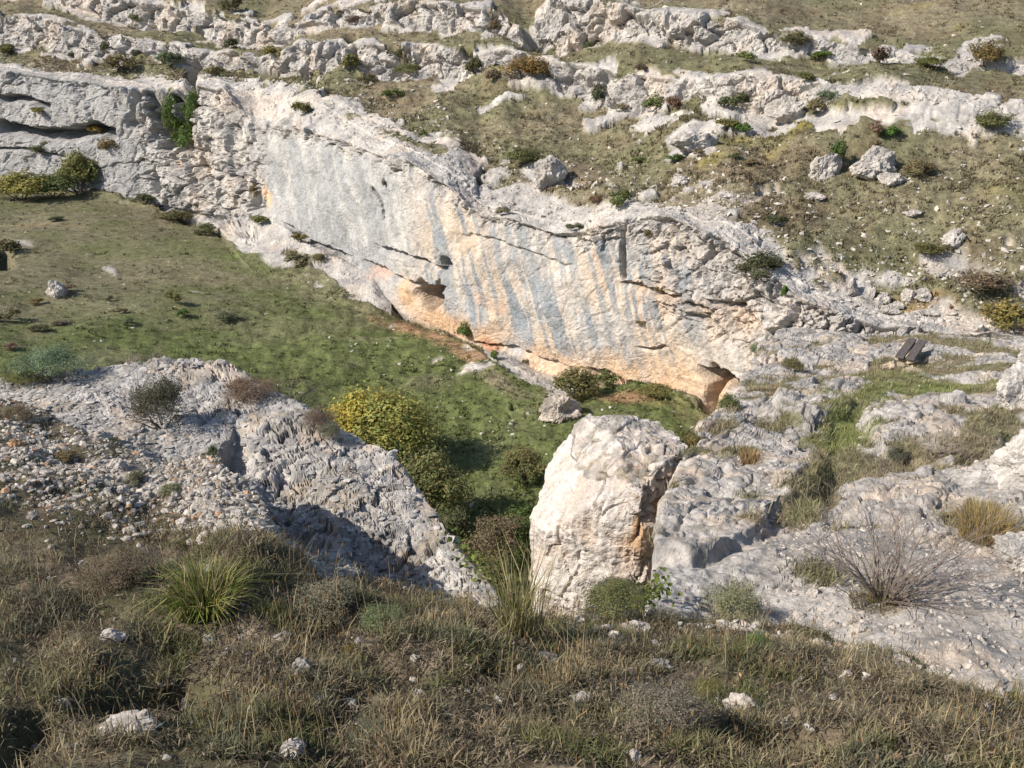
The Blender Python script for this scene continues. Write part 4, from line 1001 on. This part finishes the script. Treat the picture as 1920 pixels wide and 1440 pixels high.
# ------------------------------------------------------------------ shrubs
def leaf_cloud(seed, n, leaf, lobes=14, flat=0.75, fill=0.55):
    """unit shrub: 1 wide, 1 high; many small leaf faces gathered in clumps with gaps between"""
    r = np.random.default_rng(seed)
    c = unit(r.normal(size=(lobes, 3))); c[:, 2] = np.abs(c[:, 2]) * 0.9 - 0.1
    c = c * (0.18 + 0.24 * r.random((lobes, 1))) * np.array([1, 1, 1.15]) + np.array([0, 0, 0.36])
    rad = 0.10 + 0.13 * r.random(lobes)
    k = r.choice(lobes, n, p=rad ** 2 / (rad ** 2).sum())
    d = unit(r.normal(size=(n, 3)))
    q = c[k] + d * (rad[k] * (fill + (1 - fill) * r.random(n)) * (1 + 0.18 * r.normal(size=n)))[:, None]
    q[:, 2] = np.clip(q[:, 2], 0.01, None)
    nz_ = unit(d + 0.35 * unit(q - np.array([0, 0, 0.3])) + 0.55 * r.normal(size=(n, 3)) + np.array([0, 0, 0.25]))
    ax = unit(np.cross(nz_, unit(r.normal(size=(n, 3))))); ay = np.cross(nz_, ax)
    R3 = np.stack([ax, ay, nz_], -1)
    s = leaf * (0.5 + 1.0 * r.random(n))
    quad = np.array([[-0.5, -0.28, 0], [0.5, -0.28, 0], [0.5, 0.28, 0], [-0.5, 0.28, 0]])
    tip = np.array([[0, -0.55, 0], [0.3, 0, 0.05], [0, 0.6, 0], [-0.3, 0, 0.05]])
    v = np.einsum('nij,kj->nki', R3, tip) * s[:, None, None] + q[:, None]
    f = (np.array([[0, 1, 2, 3]])[None] + (np.arange(n) * 4)[:, None, None]).reshape(-1, 4)
    tone = (0.75 + 0.5 * r.random(lobes))[k] * (0.75 + 0.5 * r.random(n))
    col_ = np.stack([tone * (1 + 0.12 * r.normal(size=n)), tone, tone * (0.9 + 0.2 * r.random(n))], -1)
    return v.reshape(-1, 3), f, np.repeat(col_, 4, 0), c

def tube(a, b, ra, rb):
    d = unit(b - a); u = unit(np.cross(d, np.array([0.31, 0.87, 0.38]))); w_ = np.cross(d, u)
    k = np.arange(3) * 2 * np.pi / 3
    ring = np.cos(k)[:, None] * u + np.sin(k)[:, None] * w_
    return np.vstack([a + ring * ra, b + ring * rb])
TUBE_F = np.array([[0, 1, 4, 3], [1, 2, 5, 4], [2, 0, 3, 5]])

def twig_cloud(seed, stems=9, depth=4, spread=0.55, thick=0.012, kids=3, start=(0, 0, 0), length=0.34):
    r = np.random.default_rng(seed)
    V_, F_ = [], []
    def grow(p, d, L_, rad, lev):
        q = p
        for _ in range(2):
            d2 = unit(d + r.normal(size=3) * 0.16)
            e = q + d2 * L_ * 0.5
            F_.append(TUBE_F + 6 * len(V_)); V_.append(tube(q, e, rad, rad * 0.85))
            q, d, rad = e, d2, rad * 0.85
        if lev > 0:
            for _ in range(kids if lev > 1 else kids + 1):
                nd = unit(d + r.normal(size=3) * spread + np.array([0, 0, 0.10]))
                grow(q, nd, L_ * (0.62 + 0.22 * r.random()), rad * 0.66, lev - 1)
    for s in range(stems):
        a = r.random() * 2 * np.pi; t = 0.25 + 0.75 * r.random()
        grow(np.array(start) + np.array([math.cos(a), math.sin(a), 0]) * 0.03, unit(np.array([math.cos(a) * t, math.sin(a) * t, 0.75])), length * (0.8 + 0.4 * r.random()), thick, depth - 1)
    return np.vstack(V_), np.vstack(F_)

def twig_mesh(name, seed, **kw):
    v, f = twig_cloud(seed, **kw)
    rr = np.random.default_rng(seed + 1)
    c = np.repeat((0.8 + 0.4 * rr.random((len(v) // 6, 1))), 6, 0) * np.ones((1, 3))
    return mesh_np(name, v, f, MAT_TWIG, c)

SMALL = []
for k in range(6):
    v, f, c, _ = leaf_cloud(600 + k, 900, 0.085, lobes=9 + k)
    SMALL.append(mesh_np("foliage", v, f, MAT_LEAF, c))
MEDIUM = []
for k in range(3):
    v, f, c, _ = leaf_cloud(620 + k, 3200, 0.05, lobes=20 + 3 * k)
    MEDIUM.append(mesh_np("foliage", v, f, MAT_LEAF, c))
FINE = []
for k in range(3):
    v, f, c, _ = leaf_cloud(640 + k, 9500, 0.020, lobes=40, fill=0.35)
    FINE.append(mesh_np("foliage", v, f, MAT_LEAF, c))
STEMS = [twig_mesh("branches", 660 + k, stems=7, depth=4, thick=0.013, kids=2, length=0.26) for k in range(3)]
BARE = [twig_mesh("branches", 670 + k, stems=13, depth=5, thick=0.016, kids=2, length=0.26) for k in range(3)]

COLS = dict(dark=(0.105, 0.112, 0.058), olive=(0.175, 0.165, 0.070), yellow=(0.25, 0.225, 0.07), green=(0.10, 0.155, 0.040), brown=(0.20, 0.158, 0.100), grey=(0.200, 0.208, 0.132), gold=(0.21, 0.17, 0.06), willow=(0.29, 0.29, 0.09), feather=(0.19, 0.195, 0.08))
def shrub(px, py, wpx, hpx, colour, label, sheet, group=None, size=0, seed=0, name="shrub", cat="shrub", bare=False, dy=0.0):
    pos = sheet.at(px, py) + np.array([0, dy, 0])
    d = (pos - CAM) @ FW
    k_ = 1.28 if sheet is far else 1.0 if sheet is near else 1.2
    W, H = wpx * d / FPX * 1.03 * k_, hpx * d / FPX * k_
    r = random.Random(seed * 13 + int(px))
    c = [x * r.uniform(0.85, 1.15) for x in COLS[colour]] + [1]
    rz = r.random() * 6.28
    if size == 0 and not bare:
        o = obj(name, r.choice(SMALL)); o.location = pos.tolist(); o.rotation_euler = (0, 0, rz); o.scale = (W, W * 0.9, H); o.color = c
        o.location.z -= 0.05 * H
        return tag(o, label, cat, group)
    e = empty(name, pos.tolist(), rz); e.scale = (W, W * 0.9, H); e.location.z -= 0.03 * H
    tag(e, label, cat, group)
    b = obj("branches", r.choice(BARE if bare else STEMS), e); b.color = (0.20, 0.165, 0.14, 1) if bare else (0.12, 0.095, 0.07, 1)
    if not bare:
        fo = obj("foliage", r.choice(MEDIUM if size == 1 else FINE), e); fo.color = c
    return e

FARSH = [  # bearing, foot, width, height, colour, label
    (230, 138, 52, 38, 'olive', "wide olive shrub on the grass shelf above the left cliff"), (322, 122, 50, 30, 'dark', "dark shrub above the ivy-filled cleft"), (195, 100, 26, 22, 'dark', "small dark shrub on the white ledge at the upper left"),
    (130, 108, 16, 10, 'dark', "tiny dark shrub left on the white ledge"), (438, 22, 44, 30, 'dark', "dark shrub at the top edge left of the middle"), (505, 112, 42, 24, 'yellow', "yellowish shrub under the upper rock band on the left"),
    (432, 90, 36, 24, 'dark', "dark shrub against the foot of the upper band at the left"), (402, 145, 34, 20, 'olive', "olive shrub right of the dark cleft top"), (8, 100, 34, 20, 'olive', "olive shrub at the upper left edge"), (250, 45, 26, 14, 'olive', "low olive shrub on the ledge near the top left"),
    (152, 368, 74, 80, 'olive', "tall yellow-olive bush at the foot of the left cliff"), (205, 292, 52, 30, 'brown', "brownish shrub on the ledge right of the tall olive bush"), (40, 376, 110, 52, 'yellow', "yellowing hedge bush at the left edge under the cliff"), (100, 376, 86, 46, 'olive', "olive hedge bush between the yellowing hedge and the tall bush"),
    (82, 290, 46, 22, 'dark', "low dark shrub on the rock below the shaded hollow"), (78, 212, 30, 14, 'gold', "golden shrub on the ledge inside the left hollow"), (160, 250, 34, 22, 'gold', "rusty shrub at the right end of the shaded hollow"), (572, 222, 34, 30, 'olive', "olive shrub on the rough shoulder of the cliff"),
    (468, 372, 20, 24, 'brown', "brown shrub in the notch left of the smooth wall"), (392, 434, 42, 20, 'dark', "dark green cushion shrub on the meadow slope at the left"), (330, 408, 60, 18, 'olive', "long olive shrub along the foot of the low ledge"), (268, 392, 44, 18, 'dark', "dark shrub where the ledge meets the meadow"), (110, 420, 28, 10, 'dark', "low dark shrub on the bare slope at the left"),
    (485, 424, 36, 20, 'olive', "olive shrub on the ledge end below the smooth wall"), (562, 452, 40, 16, 'olive', "olive shrub tucked under the overhang of the wall"), (548, 498, 46, 26, 'brown', "brownish shrub on the pale apron rock"), (600, 492, 22, 12, 'olive', "small shrub right on the pale apron rock"),
    (692, 163, 48, 22, 'dark', "dark spreading shrub at the left foot of the lower rock band"), (738, 185, 36, 20, 'green', "green cushion shrub below the lower rock band"), (658, 140, 40, 36, 'olive', "olive shrub in the notch of the lower rock band"), (750, 80, 24, 18, 'dark', "dark shrub on top of the lower rock band"), (655, 42, 32, 18, 'brown', "brown shrub under the upper band left of the middle"),
    (770, 140, 64, 20, 'olive', "flat olive shrub along the foot of the smooth block"), (892, 142, 32, 36, 'dark', "dark shrub beside the smooth rounded block"), (978, 150, 76, 46, 'gold', "large golden-olive bush in front of the lower rock band"), (925, 155, 32, 22, 'brown', "brown shrub left of the large golden-olive bush"), (925, 60, 30, 26, 'brown', "brown shrub in the cleft below the upper band"),
    (1100, 86, 30, 24, 'dark', "dark shrub on the ridge right of the gully"), (1120, 198, 32, 40, 'dark', "upright dark shrub against the lower rock band"), (1195, 132, 30, 16, 'brown', "brown shrub on the terrace right of the gully"), (1222, 206, 40, 30, 'olive', "olive shrub in front of the rock band right of the upright shrub"), (1262, 208, 30, 34, 'brown', "brown shrub at the foot of the band beside the olive one"), (1165, 206, 30, 16, 'grey', "grey-green shrub at the band foot between two taller shrubs"),
    (980, 310, 58, 34, 'olive', "round olive bush alone on the dry slope above the cliff"), (795, 252, 16, 12, 'green', "tiny green shrub on the stony streak above the cliff"), (1196, 298, 30, 16, 'olive', "small olive shrub in the middle of the dry slope"), (1160, 398, 44, 36, 'olive', "olive bush on the cliff shoulder near the vertical groove"), (1078, 430, 28, 16, 'dark', "dark cushion on the cliff shoulder left of the groove"), (945, 400, 30, 14, 'grey', "grey-brown cushion on the rubble above the wall"), (1212, 448, 18, 18, 'brown', "small brown shrub in a notch right of the groove"), (1268, 298, 36, 16, 'green', "green shrub beside the broad pale outcrop"),
    (1115, 385, 24, 16, 'brown', "brown cushion above the cliff shoulder"), (720, 350, 14, 18, 'brown', "small brown shrub on the smooth wall above the slit"),
    (1490, 85, 56, 26, 'brown', "brownish shrub on top of the upper band at the right"), (1395, 120, 46, 18, 'olive', "low olive shrub below the thick part of the upper band"), (1540, 108, 40, 18, 'green', "green shrub at the foot of the upper band"), (1652, 138, 38, 40, 'brown', "grey-brown bush against the upper band at the right"), (1742, 142, 60, 20, 'olive', "long olive shrub at the foot of the pale band"), (1842, 140, 58, 44, 'olive', "large olive bush interrupting the pale band at the right"),
    (1510, 160, 32, 24, 'olive', "olive shrub on the stony ground right of the middle"), (1552, 192, 38, 26, 'grey', "grey-green shrub among the stones on the right slope"), (1376, 208, 44, 34, 'dark', "dark shrub left of the slanting white block"), (1364, 244, 48, 24, 'olive', "olive shrub above the yellow-green gully"), (1392, 258, 34, 18, 'green', "green shrub at the upper side of the gully"), (1530, 215, 40, 26, 'brown', "brown shrub at the top end of the gully"), (1312, 290, 20, 14, 'brown', "brown cushion at the foot of the broad outcrop"),
    (1672, 264, 38, 26, 'green', "round green shrub on the right slope"), (1640, 262, 36, 26, 'brown', "bare brown bush left of the round green shrub"), (1862, 236, 64, 32, 'olive', "wide olive shrub under the stony belt at the right edge"), (1572, 312, 32, 58, 'green', "narrow upright green shrub between the two pale boulders"), (1720, 342, 56, 34, 'brown', "brown bush below and right of the cracked boulder"), (1640, 285, 30, 22, 'brown', "brown bush on top of the cracked boulder"), (1455, 424, 36, 18, 'dark', "dark cushion shrub on the dry slope above the cliff end"), (1740, 486, 56, 20, 'olive', "low olive cushion left of the lone squat boulder"),
    (1380, 310, 26, 12, 'dark', "small dark cushion below the gully"), (1410, 325, 28, 12, 'brown', "brown cushion below the gully near the dark one"), (1350, 300, 0, 0, None, None),
    (882, 636, 34, 38, 'green', "bright green bush at the cliff foot beside the cave"), (928, 664, 20, 20, 'green', "small green shrub at the cliff foot right of the bright bush"), (985, 680, 13, 12, 'brown', "tiny brown shrub on the rubble at the wall foot"), (1075, 740, 86, 52, 'olive', "big round olive bush in front of the orange wall foot"), (1136, 722, 40, 28, 'olive', "smaller olive bush right of the big round one"), (1228, 744, 60, 14, 'olive', "low olive strip of shrub under the blue streaks"),
    (1422, 522, 92, 46, 'dark', "spreading dark shrub on the cliff edge at the right"), (1465, 558, 18, 26, 'green', "green shrub in a crack below the spreading dark shrub"), (1418, 672, 60, 34, 'grey', "grey twiggy shrub at the right end of the wall"), (1235, 550, 34, 18, 'olive', "olive shrub on the ledge right of the vertical groove"), (1340, 610, 26, 24, 'olive', "olive shrub in the notch of the right wall"), (1210, 608, 20, 12, 'brown', "small brown shrub on the slanting ledge"),
    (1905, 614, 96, 56, 'gold', "large olive-brown bush at the right edge above the platform"), (1840, 560, 90, 30, 'brown', "brown heather patch left above the large bush"),
    (325, 576, 34, 26, 'olive', "olive shrub with a dark shadow in the left meadow"), (343, 596, 22, 18, 'green', "green shrub just below the olive one in the left meadow"), (424, 600, 38, 14, 'dark', "dark double cushion in the middle of the left meadow"), (240, 610, 18, 12, 'dark', "dark cushion in the left meadow"), (75, 622, 32, 14, 'dark', "low dark cushion at the left of the meadow"), (115, 610, 26, 10, 'brown', "brown cushion beside the low dark one"), (15, 600, 36, 26, 'brown', "brown shrub at the left edge of the meadow"), (20, 470, 34, 38, 'dark', "dark shrub over the hole at the left edge"), (230, 588, 20, 10, 'olive', "small olive cushion in the upper meadow"), (65, 560, 24, 12, 'olive', "low olive cushion near the round white boulder"), (125, 545, 34, 14, 'brown', "rusty cushion right of the round white boulder"), (208, 566, 16, 10, 'dark', "tiny dark cushion below the stony patch"), (25, 660, 26, 10, 'brown', "brown cushion low on the left meadow"),
]
for k, a in enumerate(FARSH):
    if a[4] is None: continue
    px, py, w, h, cc, lab = a
    shrub(px, py, w, h, cc, lab, far, "shrubs across the gorge", size=1 if w > 55 else 0, seed=k)

# ivy in the cleft of the left cliff
for k, (px, py, w, h, lab) in enumerate([(298, 250, 44, 84, "bright ivy hanging in the left half of the cleft"), (335, 225, 46, 66, "bright ivy filling the upper right of the cleft"), (322, 274, 70, 60, "ivy mound at the bottom of the cleft")]):
    p = far.at(px, py)
    e = shrub(px, py, w, h, 'green', lab, far, "ivy in the cleft", size=1, seed=40 + k, name="ivy", cat="ivy", dy=-2.0)

# ------------------------------------------------------------------ the willow-like bush and the thicket in the gorge
def big_bush(name, foot, W, D, H, colour, label, cat, seed, n=9000, leaf=0.028, lobes=40, group=None, bare_share=0.0, tint2=None):
    v, f, c, cen = leaf_cloud(seed, n, leaf, lobes=lobes, fill=0.4)
    if tint2 is not None:   # autumn leaves on one flank of the crown
        m = sstep(0.05, -0.35, v[:, 0] + 0.25 * fbm(v * 4, 2, seed))[:, None]
        c = c * (1 - m) + c * np.array(tint2) * m
    e = empty(name, foot.tolist()); e.scale = (W, D, H)
    tag(e, label, cat, group)
    fo = obj("crown", mesh_np("crown", v, f, MAT_LEAF, c), e); fo.color = (*COLS[colour], 1)
    V_, F_ = [], []
    rr = np.random.default_rng(seed)
    for q in cen:
        a = np.array([rr.normal() * 0.02, rr.normal() * 0.02, 0.0]); b = q * np.array([0.45, 0.45, 0.6])
        F_.append(TUBE_F + 6 * len(V_)); V_.append(tube(a, b, 0.010, 0.007))
        F_.append(TUBE_F + 6 * len(V_)); V_.append(tube(b, q, 0.007, 0.003))
    v2 = np.vstack(V_)
    tr = obj("trunk", mesh_np("trunk", v2, np.vstack(F_), MAT_TWIG, np.ones((len(v2), 3))), e); tr.color = (0.14, 0.11, 0.08, 1)
    return e
def foot_at(px, py, z=-15.0): return byZ(px, py, z)
big_bush("willow_bush", foot_at(715, 868), 4.4, 4.0, 3.4, 'willow', "big bush turning yellow on its left side, beyond the slab edge", "bush", 701, n=15000, leaf=0.026, lobes=46, tint2=(1.35, 1.1, 0.7))
big_bush("willow_bush", foot_at(660, 850), 2.4, 2.4, 2.9, 'willow', "golden-yellow leafy bush at the tip of the slab", "bush", 702, n=9000, leaf=0.034, lobes=26)
big_bush("gorge_bush", foot_at(800, 985), 2.6, 2.6, 2.9, 'feather', "feathery olive bush against the slab edge in the gorge", "bush", 703, n=11000, leaf=0.03, lobes=34, group="bushes in the gorge")
big_bush("gorge_bush", foot_at(985, 900), 1.8, 1.8, 1.4, 'olive', "olive bush with a pale branch behind the split-off block", "bush", 705, n=6000, leaf=0.036, lobes=22, group="bushes in the gorge")
big_bush("gorge_bush", foot_at(930, 1060), 2.2, 2.0, 2.0, 'brown', "tan twiggy bush in the middle of the gorge", "bush", 706, n=7000, leaf=0.028, lobes=30, group="bushes in the gorge")
big_bush("gorge_bush", foot_at(985, 1045), 2.2, 2.2, 1.9, 'green', "green bush at the foot of the split-off block", "bush", 707, n=7000, leaf=0.034, lobes=26, group="bushes in the gorge")
big_bush("gorge_bush", foot_at(900, 1120), 2.2, 2.0, 1.4, 'olive', "olive bush at the bottom of the gorge behind the brow", "bush", 708, n=7000, leaf=0.034, lobes=26, group="bushes in the gorge")
big_bush("gorge_bush", foot_at(850, 1040), 1.8, 1.8, 1.9, 'dark', "dark bush under the slab edge in the gorge", "bush", 709, n=6000, leaf=0.036, lobes=22, group="bushes in the gorge")

# ------------------------------------------------------------------ shrubs on the near side
GN = "shrubs on the near rocks"
def near_shrub(px, py, wpx, hpx, cc, label, sheet, **kw):
    return shrub(px, py, wpx, hpx, cc, label, sheet, GN, **kw)
near_shrub(100, 704, 120, 76, 'grey', "grey-green bush on the far left rim of the slab", slab, size=2, seed=1)
near_shrub(45, 712, 70, 30, 'olive', "low olive shrub at the left end of the slab rim", slab, size=2, seed=2)
near_shrub(305, 800, 112, 112, 'dark', "dark green broom bush on the slab with a shadow to its right", slab, size=2, seed=3)
near_shrub(268, 762, 110, 96, 'grey', "grey twiggy bush behind the dark green broom bush", slab, bare=True, seed=4)
near_shrub(300, 682, 50, 40, 'brown', "brown twiggy shrub on the rim left of the slab tip", slab, bare=True, seed=5)
near_shrub(240, 676, 44, 34, 'brown', "bare shrub on the rim between bush and slab tip", slab, bare=True, seed=6)
near_shrub(470, 745, 110, 40, 'brown', "low reddish-brown bramble on the right rim of the slab", slab, size=2, seed=7)
near_shrub(545, 770, 100, 90, 'brown', "bare reddish bush with a tall twig on the slab rim", slab, bare=True, seed=8)
near_shrub(600, 802, 70, 50, 'brown', "brown bramble next to the golden-yellow bush", slab, size=2, seed=9)
near_shrub(620, 825, 50, 36, 'grey', "grey shrub on the slab rim below the golden-yellow bush", slab, size=2, seed=10)
near_shrub(660, 880, 50, 34, 'brown', "dead brown shrub in a hollow of the slab", slab, bare=True, seed=11)
near_shrub(30, 780, 74, 44, 'brown', "brown cushion shrub at the left edge on the stony ground", near, size=2, seed=12)
near_shrub(210, 818, 40, 16, 'dark', "dark tuft beside the white block on the stony ground", near, size=1, seed=13)
near_shrub(400, 862, 26, 34, 'dark', "dark shrub at the head of the shaded step", near, size=1, seed=14)
near_shrub(255, 900, 50, 30, 'brown', "brown cushion in the middle of the stony ground", near, size=1, seed=15)
near_shrub(320, 925, 56, 26, 'grey', "grey-brown cushion right on the stony ground", near, size=1, seed=16)
near_shrub(120, 850, 60, 22, 'brown', "flat brown cushion below the slab at the left", near, size=1, seed=17)
near_shrub(215, 1090, 150, 60, 'brown', "dry brown heath cushion left of the green tussock", near, size=2, seed=18)
near_shrub(615, 1160, 170, 78, 'grey', "grey-green thyme mound right of the green tussock", near, size=2, seed=19)
near_shrub(720, 1190, 110, 56, 'grey', "second grey-green thyme mound below the slab tip", near, size=2, seed=20)
near_shrub(520, 1150, 70, 50, 'dark', "dark shrub in the shadow of the green tussock", near, size=2, seed=21)
near_shrub(1245, 1378, 210, 108, 'grey', "large grey-green thyme cushion at the bottom right of centre", near, size=2, seed=22)
near_shrub(1330, 1290, 90, 40, 'olive', "olive cushion above the white rounded stone", near, size=2, seed=23)
near_shrub(1420, 1240, 90, 46, 'green', "small green cushion on the right of the grass slope", near, size=2, seed=24)
near_shrub(660, 1215, 40, 26, 'gold', "little shrub with orange leaves in the shade", near, size=1, seed=25)
near_shrub(690, 1380, 110, 40, 'grey', "silvery low cushion at the bottom left of centre", near, size=2, seed=26)
near_shrub(1690, 1285, 86, 56, 'brown', "purple-grey dry brush at the edge of the gravel", near, bare=True, seed=27)
near_shrub(1545, 1262, 70, 42, 'grey', "curved dry stems left of the purple-grey brush", near, bare=True, seed=28)
near_shrub(1380, 1160, 120, 90, 'grey', "thin-leaved grey shrub on the gravel right of the brow", plat, size=2, seed=29)
near_shrub(1640, 900, 60, 84, 'brown', "bare brown shrub beside the path on the plateau", plat, bare=True, seed=30)
near_shrub(1745, 860, 110, 90, 'brown', "bare pinkish shrub on the white rock right of the path", plat, bare=True, seed=31)
near_shrub(1680, 870, 40, 36, 'dark', "dark green shrub in a hole of the white rock", plat, size=1, seed=32)
near_shrub(1270, 815, 50, 34, 'olive', "olive shrub in the head of the dark crack", plat, size=1, seed=33)
near_shrub(1480, 700, 40, 26, 'olive', "olive shrub on the smooth rock left of the bench", plat, size=1, seed=34)
near_shrub(1360, 775, 44, 50, 'olive', "olive shrub at the corner of wall and plateau", plat, size=1, seed=35)
near_shrub(1395, 785, 30, 16, 'green', "small bright green plant on the corner of the plateau", plat, size=1, seed=36)
near_shrub(1545, 900, 36, 26, 'green', "green plant in the trench beside the flat rock", plat, size=1, seed=37)
# yellow-green scrub and climbers on the brow
near_shrub(1150, 1165, 150, 88, 'olive', "yellow-green scrub on the brow below the split-off block", near, size=2, seed=38, dy=0.15)
near_shrub(1165, 1110, 60, 60, 'gold', "rusty scrub at the foot of the split-off block", near, size=2, seed=39, dy=0.3)
def leafy_climber(pts, label, seed, leaf=0.05, n=220, spread=0.10, colr=(0.13, 0.165, 0.04)):
    r = np.random.default_rng(seed)
    P_ = np.array(pts); t = r.random(n) * (len(P_) - 1); k = np.minimum(t.astype(int), len(P_) - 2); fr = (t - k)[:, None]
    q = P_[k] * (1 - fr) + P_[k + 1] * fr + r.normal(size=(n, 3)) * spread * np.array([1, 0.6, 0.8])
    R3 = rot_random(n, r); s = leaf * (0.5 + r.random(n))
    shape = np.array([[0, -0.5, 0], [0.45, -0.15, 0.05], [0.3, 0.3, 0], [0, 0.55, -0.05], [-0.3, 0.3, 0], [-0.45, -0.15, 0.05]])
    v = np.einsum('nij,kj->nki', R3, shape) * s[:, None, None] + q[:, None]
    o0 = P_[0]
    f = (np.array([[0, 1, 2, 3], [0, 3, 4, 5]])[None] + (np.arange(n) * 6)[:, None, None]).reshape(-1, 4)
    c = np.repeat((0.7 + 0.6 * r.random((n, 1))) * np.array([[1, 1, 1]]), 6, 0)
    e = empty("climber", o0.tolist())
    lo = obj("leaves", mesh_np("leaves", v.reshape(-1, 3) - o0, f, MAT_LEAF, c), e); lo.color = (*colr, 1)
    V_ = [tube(a - o0, b - o0, 0.006, 0.005) for a, b in zip(P_[:-1], P_[1:])]
    st = obj("stem", mesh_np("stem", np.vstack(V_), np.vstack([TUBE_F + 6 * i for i in range(len(V_))]), MAT_TWIG, np.ones((6 * len(V_), 3))), e); st.color = (0.12, 0.09, 0.06, 1)
    return tag(e, label, "climber")
leafy_climber([byZ(832, 985, -4.75), byZ(865, 1030, -4.75), byZ(890, 1062, -4.7), byZ(905, 1085, -4.7)], "bright leafy climber over the right edge of the slab", 801, n=150, leaf=0.04, spread=0.06)
leafy_climber([byY(1205, 1130, 6.9), byY(1225, 1105, 7.3), byY(1240, 1092, 7.6)], "bright leafy climber at the lower end of the dark crack", 802, n=150, leaf=0.042, spread=0.08)

# the large bare shrub on the gravel at the right
bp_ = plat.at(1655, 1130)
bd = (bp_ - CAM) @ FW
bush = empty("bare_shrub", bp_.tolist()); tag(bush, "large leafless grey shrub with spreading twigs on the gravel at the right", "shrub")
v, f = twig_cloud(811, stems=48, depth=6, spread=0.34, thick=0.0075, kids=2, length=0.33)
o = obj("branches", mesh_np("branches", v, f, MAT_TWIG, np.ones((len(v), 3))), bush); o.color = (0.20, 0.165, 0.145, 1)
v, f = twig_cloud(812, stems=24, depth=5, spread=0.5, thick=0.007, kids=2, length=0.22)
o = obj("low_twigs", mesh_np("low_twigs", v, f, MAT_TWIG, np.ones((len(v), 3))), bush); o.color = (0.22, 0.19, 0.16, 1)
bush.scale = (1.45, 1.25, 1.4)
tuft("grass_tussock", plat.at(1640, 1140), 500, 0.22, 0.22, 0.006, [(0.16, 0.15, 0.06), (0.24, 0.19, 0.10)], "olive grass at the foot of the large leafless shrub", "grass tussock", 510)
# tall reddish twig with seed heads over the slab rim
tp = slab.at(545, 765)
v, f = twig_cloud(815, stems=4, depth=4, spread=0.4, thick=0.010, kids=2, length=0.42)
o = obj("dry_stalks", mesh_np("dry_stalks", v, f, MAT_TWIG, np.ones((len(v), 3)))); o.location = tp.tolist(); o.color = (0.22, 0.15, 0.11, 1); o.scale = (0.55, 0.55, 0.85)
tag(o, "tall dry reddish stalks rising from the bare bush on the slab rim", "plant")

# ------------------------------------------------------------------ the bench
def wood_material():
    m = bpy.data.materials.new("weathered_wood"); m.use_nodes = True
    N = m.node_tree.nodes; L = m.node_tree.links; b = N["Principled BSDF"]
    tc = N.new("ShaderNodeTexCoord"); mp = N.new("ShaderNodeMapping"); mp.inputs["Scale"].default_value = (1.5, 26, 26)
    n = N.new("ShaderNodeTexNoise"); n.inputs["Scale"].default_value = 2.0; n.inputs["Detail"].default_value = 6
    L.new(tc.outputs["Object"], mp.inputs[0]); L.new(mp.outputs[0], n.inputs["Vector"])
    cr = N.new("ShaderNodeValToRGB"); cr.color_ramp.elements[0].color = (0.05, 0.042, 0.04, 1); cr.color_ramp.elements[1].color = (0.135, 0.112, 0.105, 1)
    cr.color_ramp.elements[0].position = 0.3; cr.color_ramp.elements[1].position = 0.7
    L.new(n.outputs[0], cr.inputs[0]); L.new(cr.outputs[0], b.inputs["Base Color"]); b.inputs["Roughness"].default_value = 0.85
    bp = N.new("ShaderNodeBump"); bp.inputs["Strength"].default_value = 0.4; bp.inputs["Distance"].default_value = 0.01
    L.new(n.outputs[0], bp.inputs["Height"]); L.new(bp.outputs[0], b.inputs["Normal"])
    return m
MAT_WOOD = wood_material()
def box_mesh(name, sx, sy, sz, mat, bev=0.008):
    import bmesh
    bm = bmesh.new(); bmesh.ops.create_cube(bm, size=1.0)
    bmesh.ops.scale(bm, vec=(sx, sy, sz), verts=bm.verts)
    bmesh.ops.bevel(bm, geom=bm.edges[:], offset=bev, segments=1, affect='EDGES')
    me = bpy.data.meshes.new(name); bm.to_mesh(me); bm.free()
    me.materials.append(mat); return me
bc = plat.at(1705, 680)
ang = R(58); blen = 1.6
ba = bb = bc; zt = bc[2] + 0.38
bench = empty("bench", (bc[0], bc[1], min(ba[2], bb[2])), ang)
tag(bench, "low bench of two dark weathered planks on stone supports by the path", "bench")
zs_ = zt - min(ba[2], bb[2])
for sgn in (-1, 1):
    o = obj("seat_plank", box_mesh("seat_plank", blen, 0.21, 0.065, MAT_WOOD), bench); o.location = (0, sgn * 0.125, zs_)
def support(x, n, seed):
    r = np.random.default_rng(seed); g = bpy.data.objects.new("stone_support", None); link(g, bench); g.location = (x, 0, 0)
    for k in range(n):
        lay = k // 2
        v, f = ico_mesh(2)
        for _ in range(6):
            nn_ = unit(r.normal(size=3)); v = v - np.clip(v @ nn_ - 0.6, 0, None)[:, None] * nn_
        v = v * np.array([0.17, 0.21, 0.10]) * (0.85 + 0.3 * r.random())
        c = np.concatenate([np.tile(np.array([0.5, 0.42, 0.32]) * (0.7 + 0.4 * r.random()), (len(v), 1)), np.ones((len(v), 1))], 1)
        o = obj("support_stone", mesh_np("support_stone", v, f, MAT_STONE, c), g)
        o.location = (r.normal() * 0.04, (k % 2 - 0.5) * 0.28 + r.normal() * 0.03, -0.02 + lay * 0.15); o.rotation_euler = (0, 0, r.random() * 3)
support(-blen * 0.38, 6, 5); support(blen * 0.38, 6, 6)
for k, (px, py, w, h, lab) in enumerate([(1672, 690, 34, 18, "cream stone slab leaning at the near end of the bench"), (1712, 696, 40, 12, "flat cream stones in front of the bench")]):
    boulder(px, py, w, h, lab, plat, name="stone", cat="stone", seed=850 + k, level=3, tint=(0.56, 0.46, 0.35), mat=MAT_ROCK_MID)
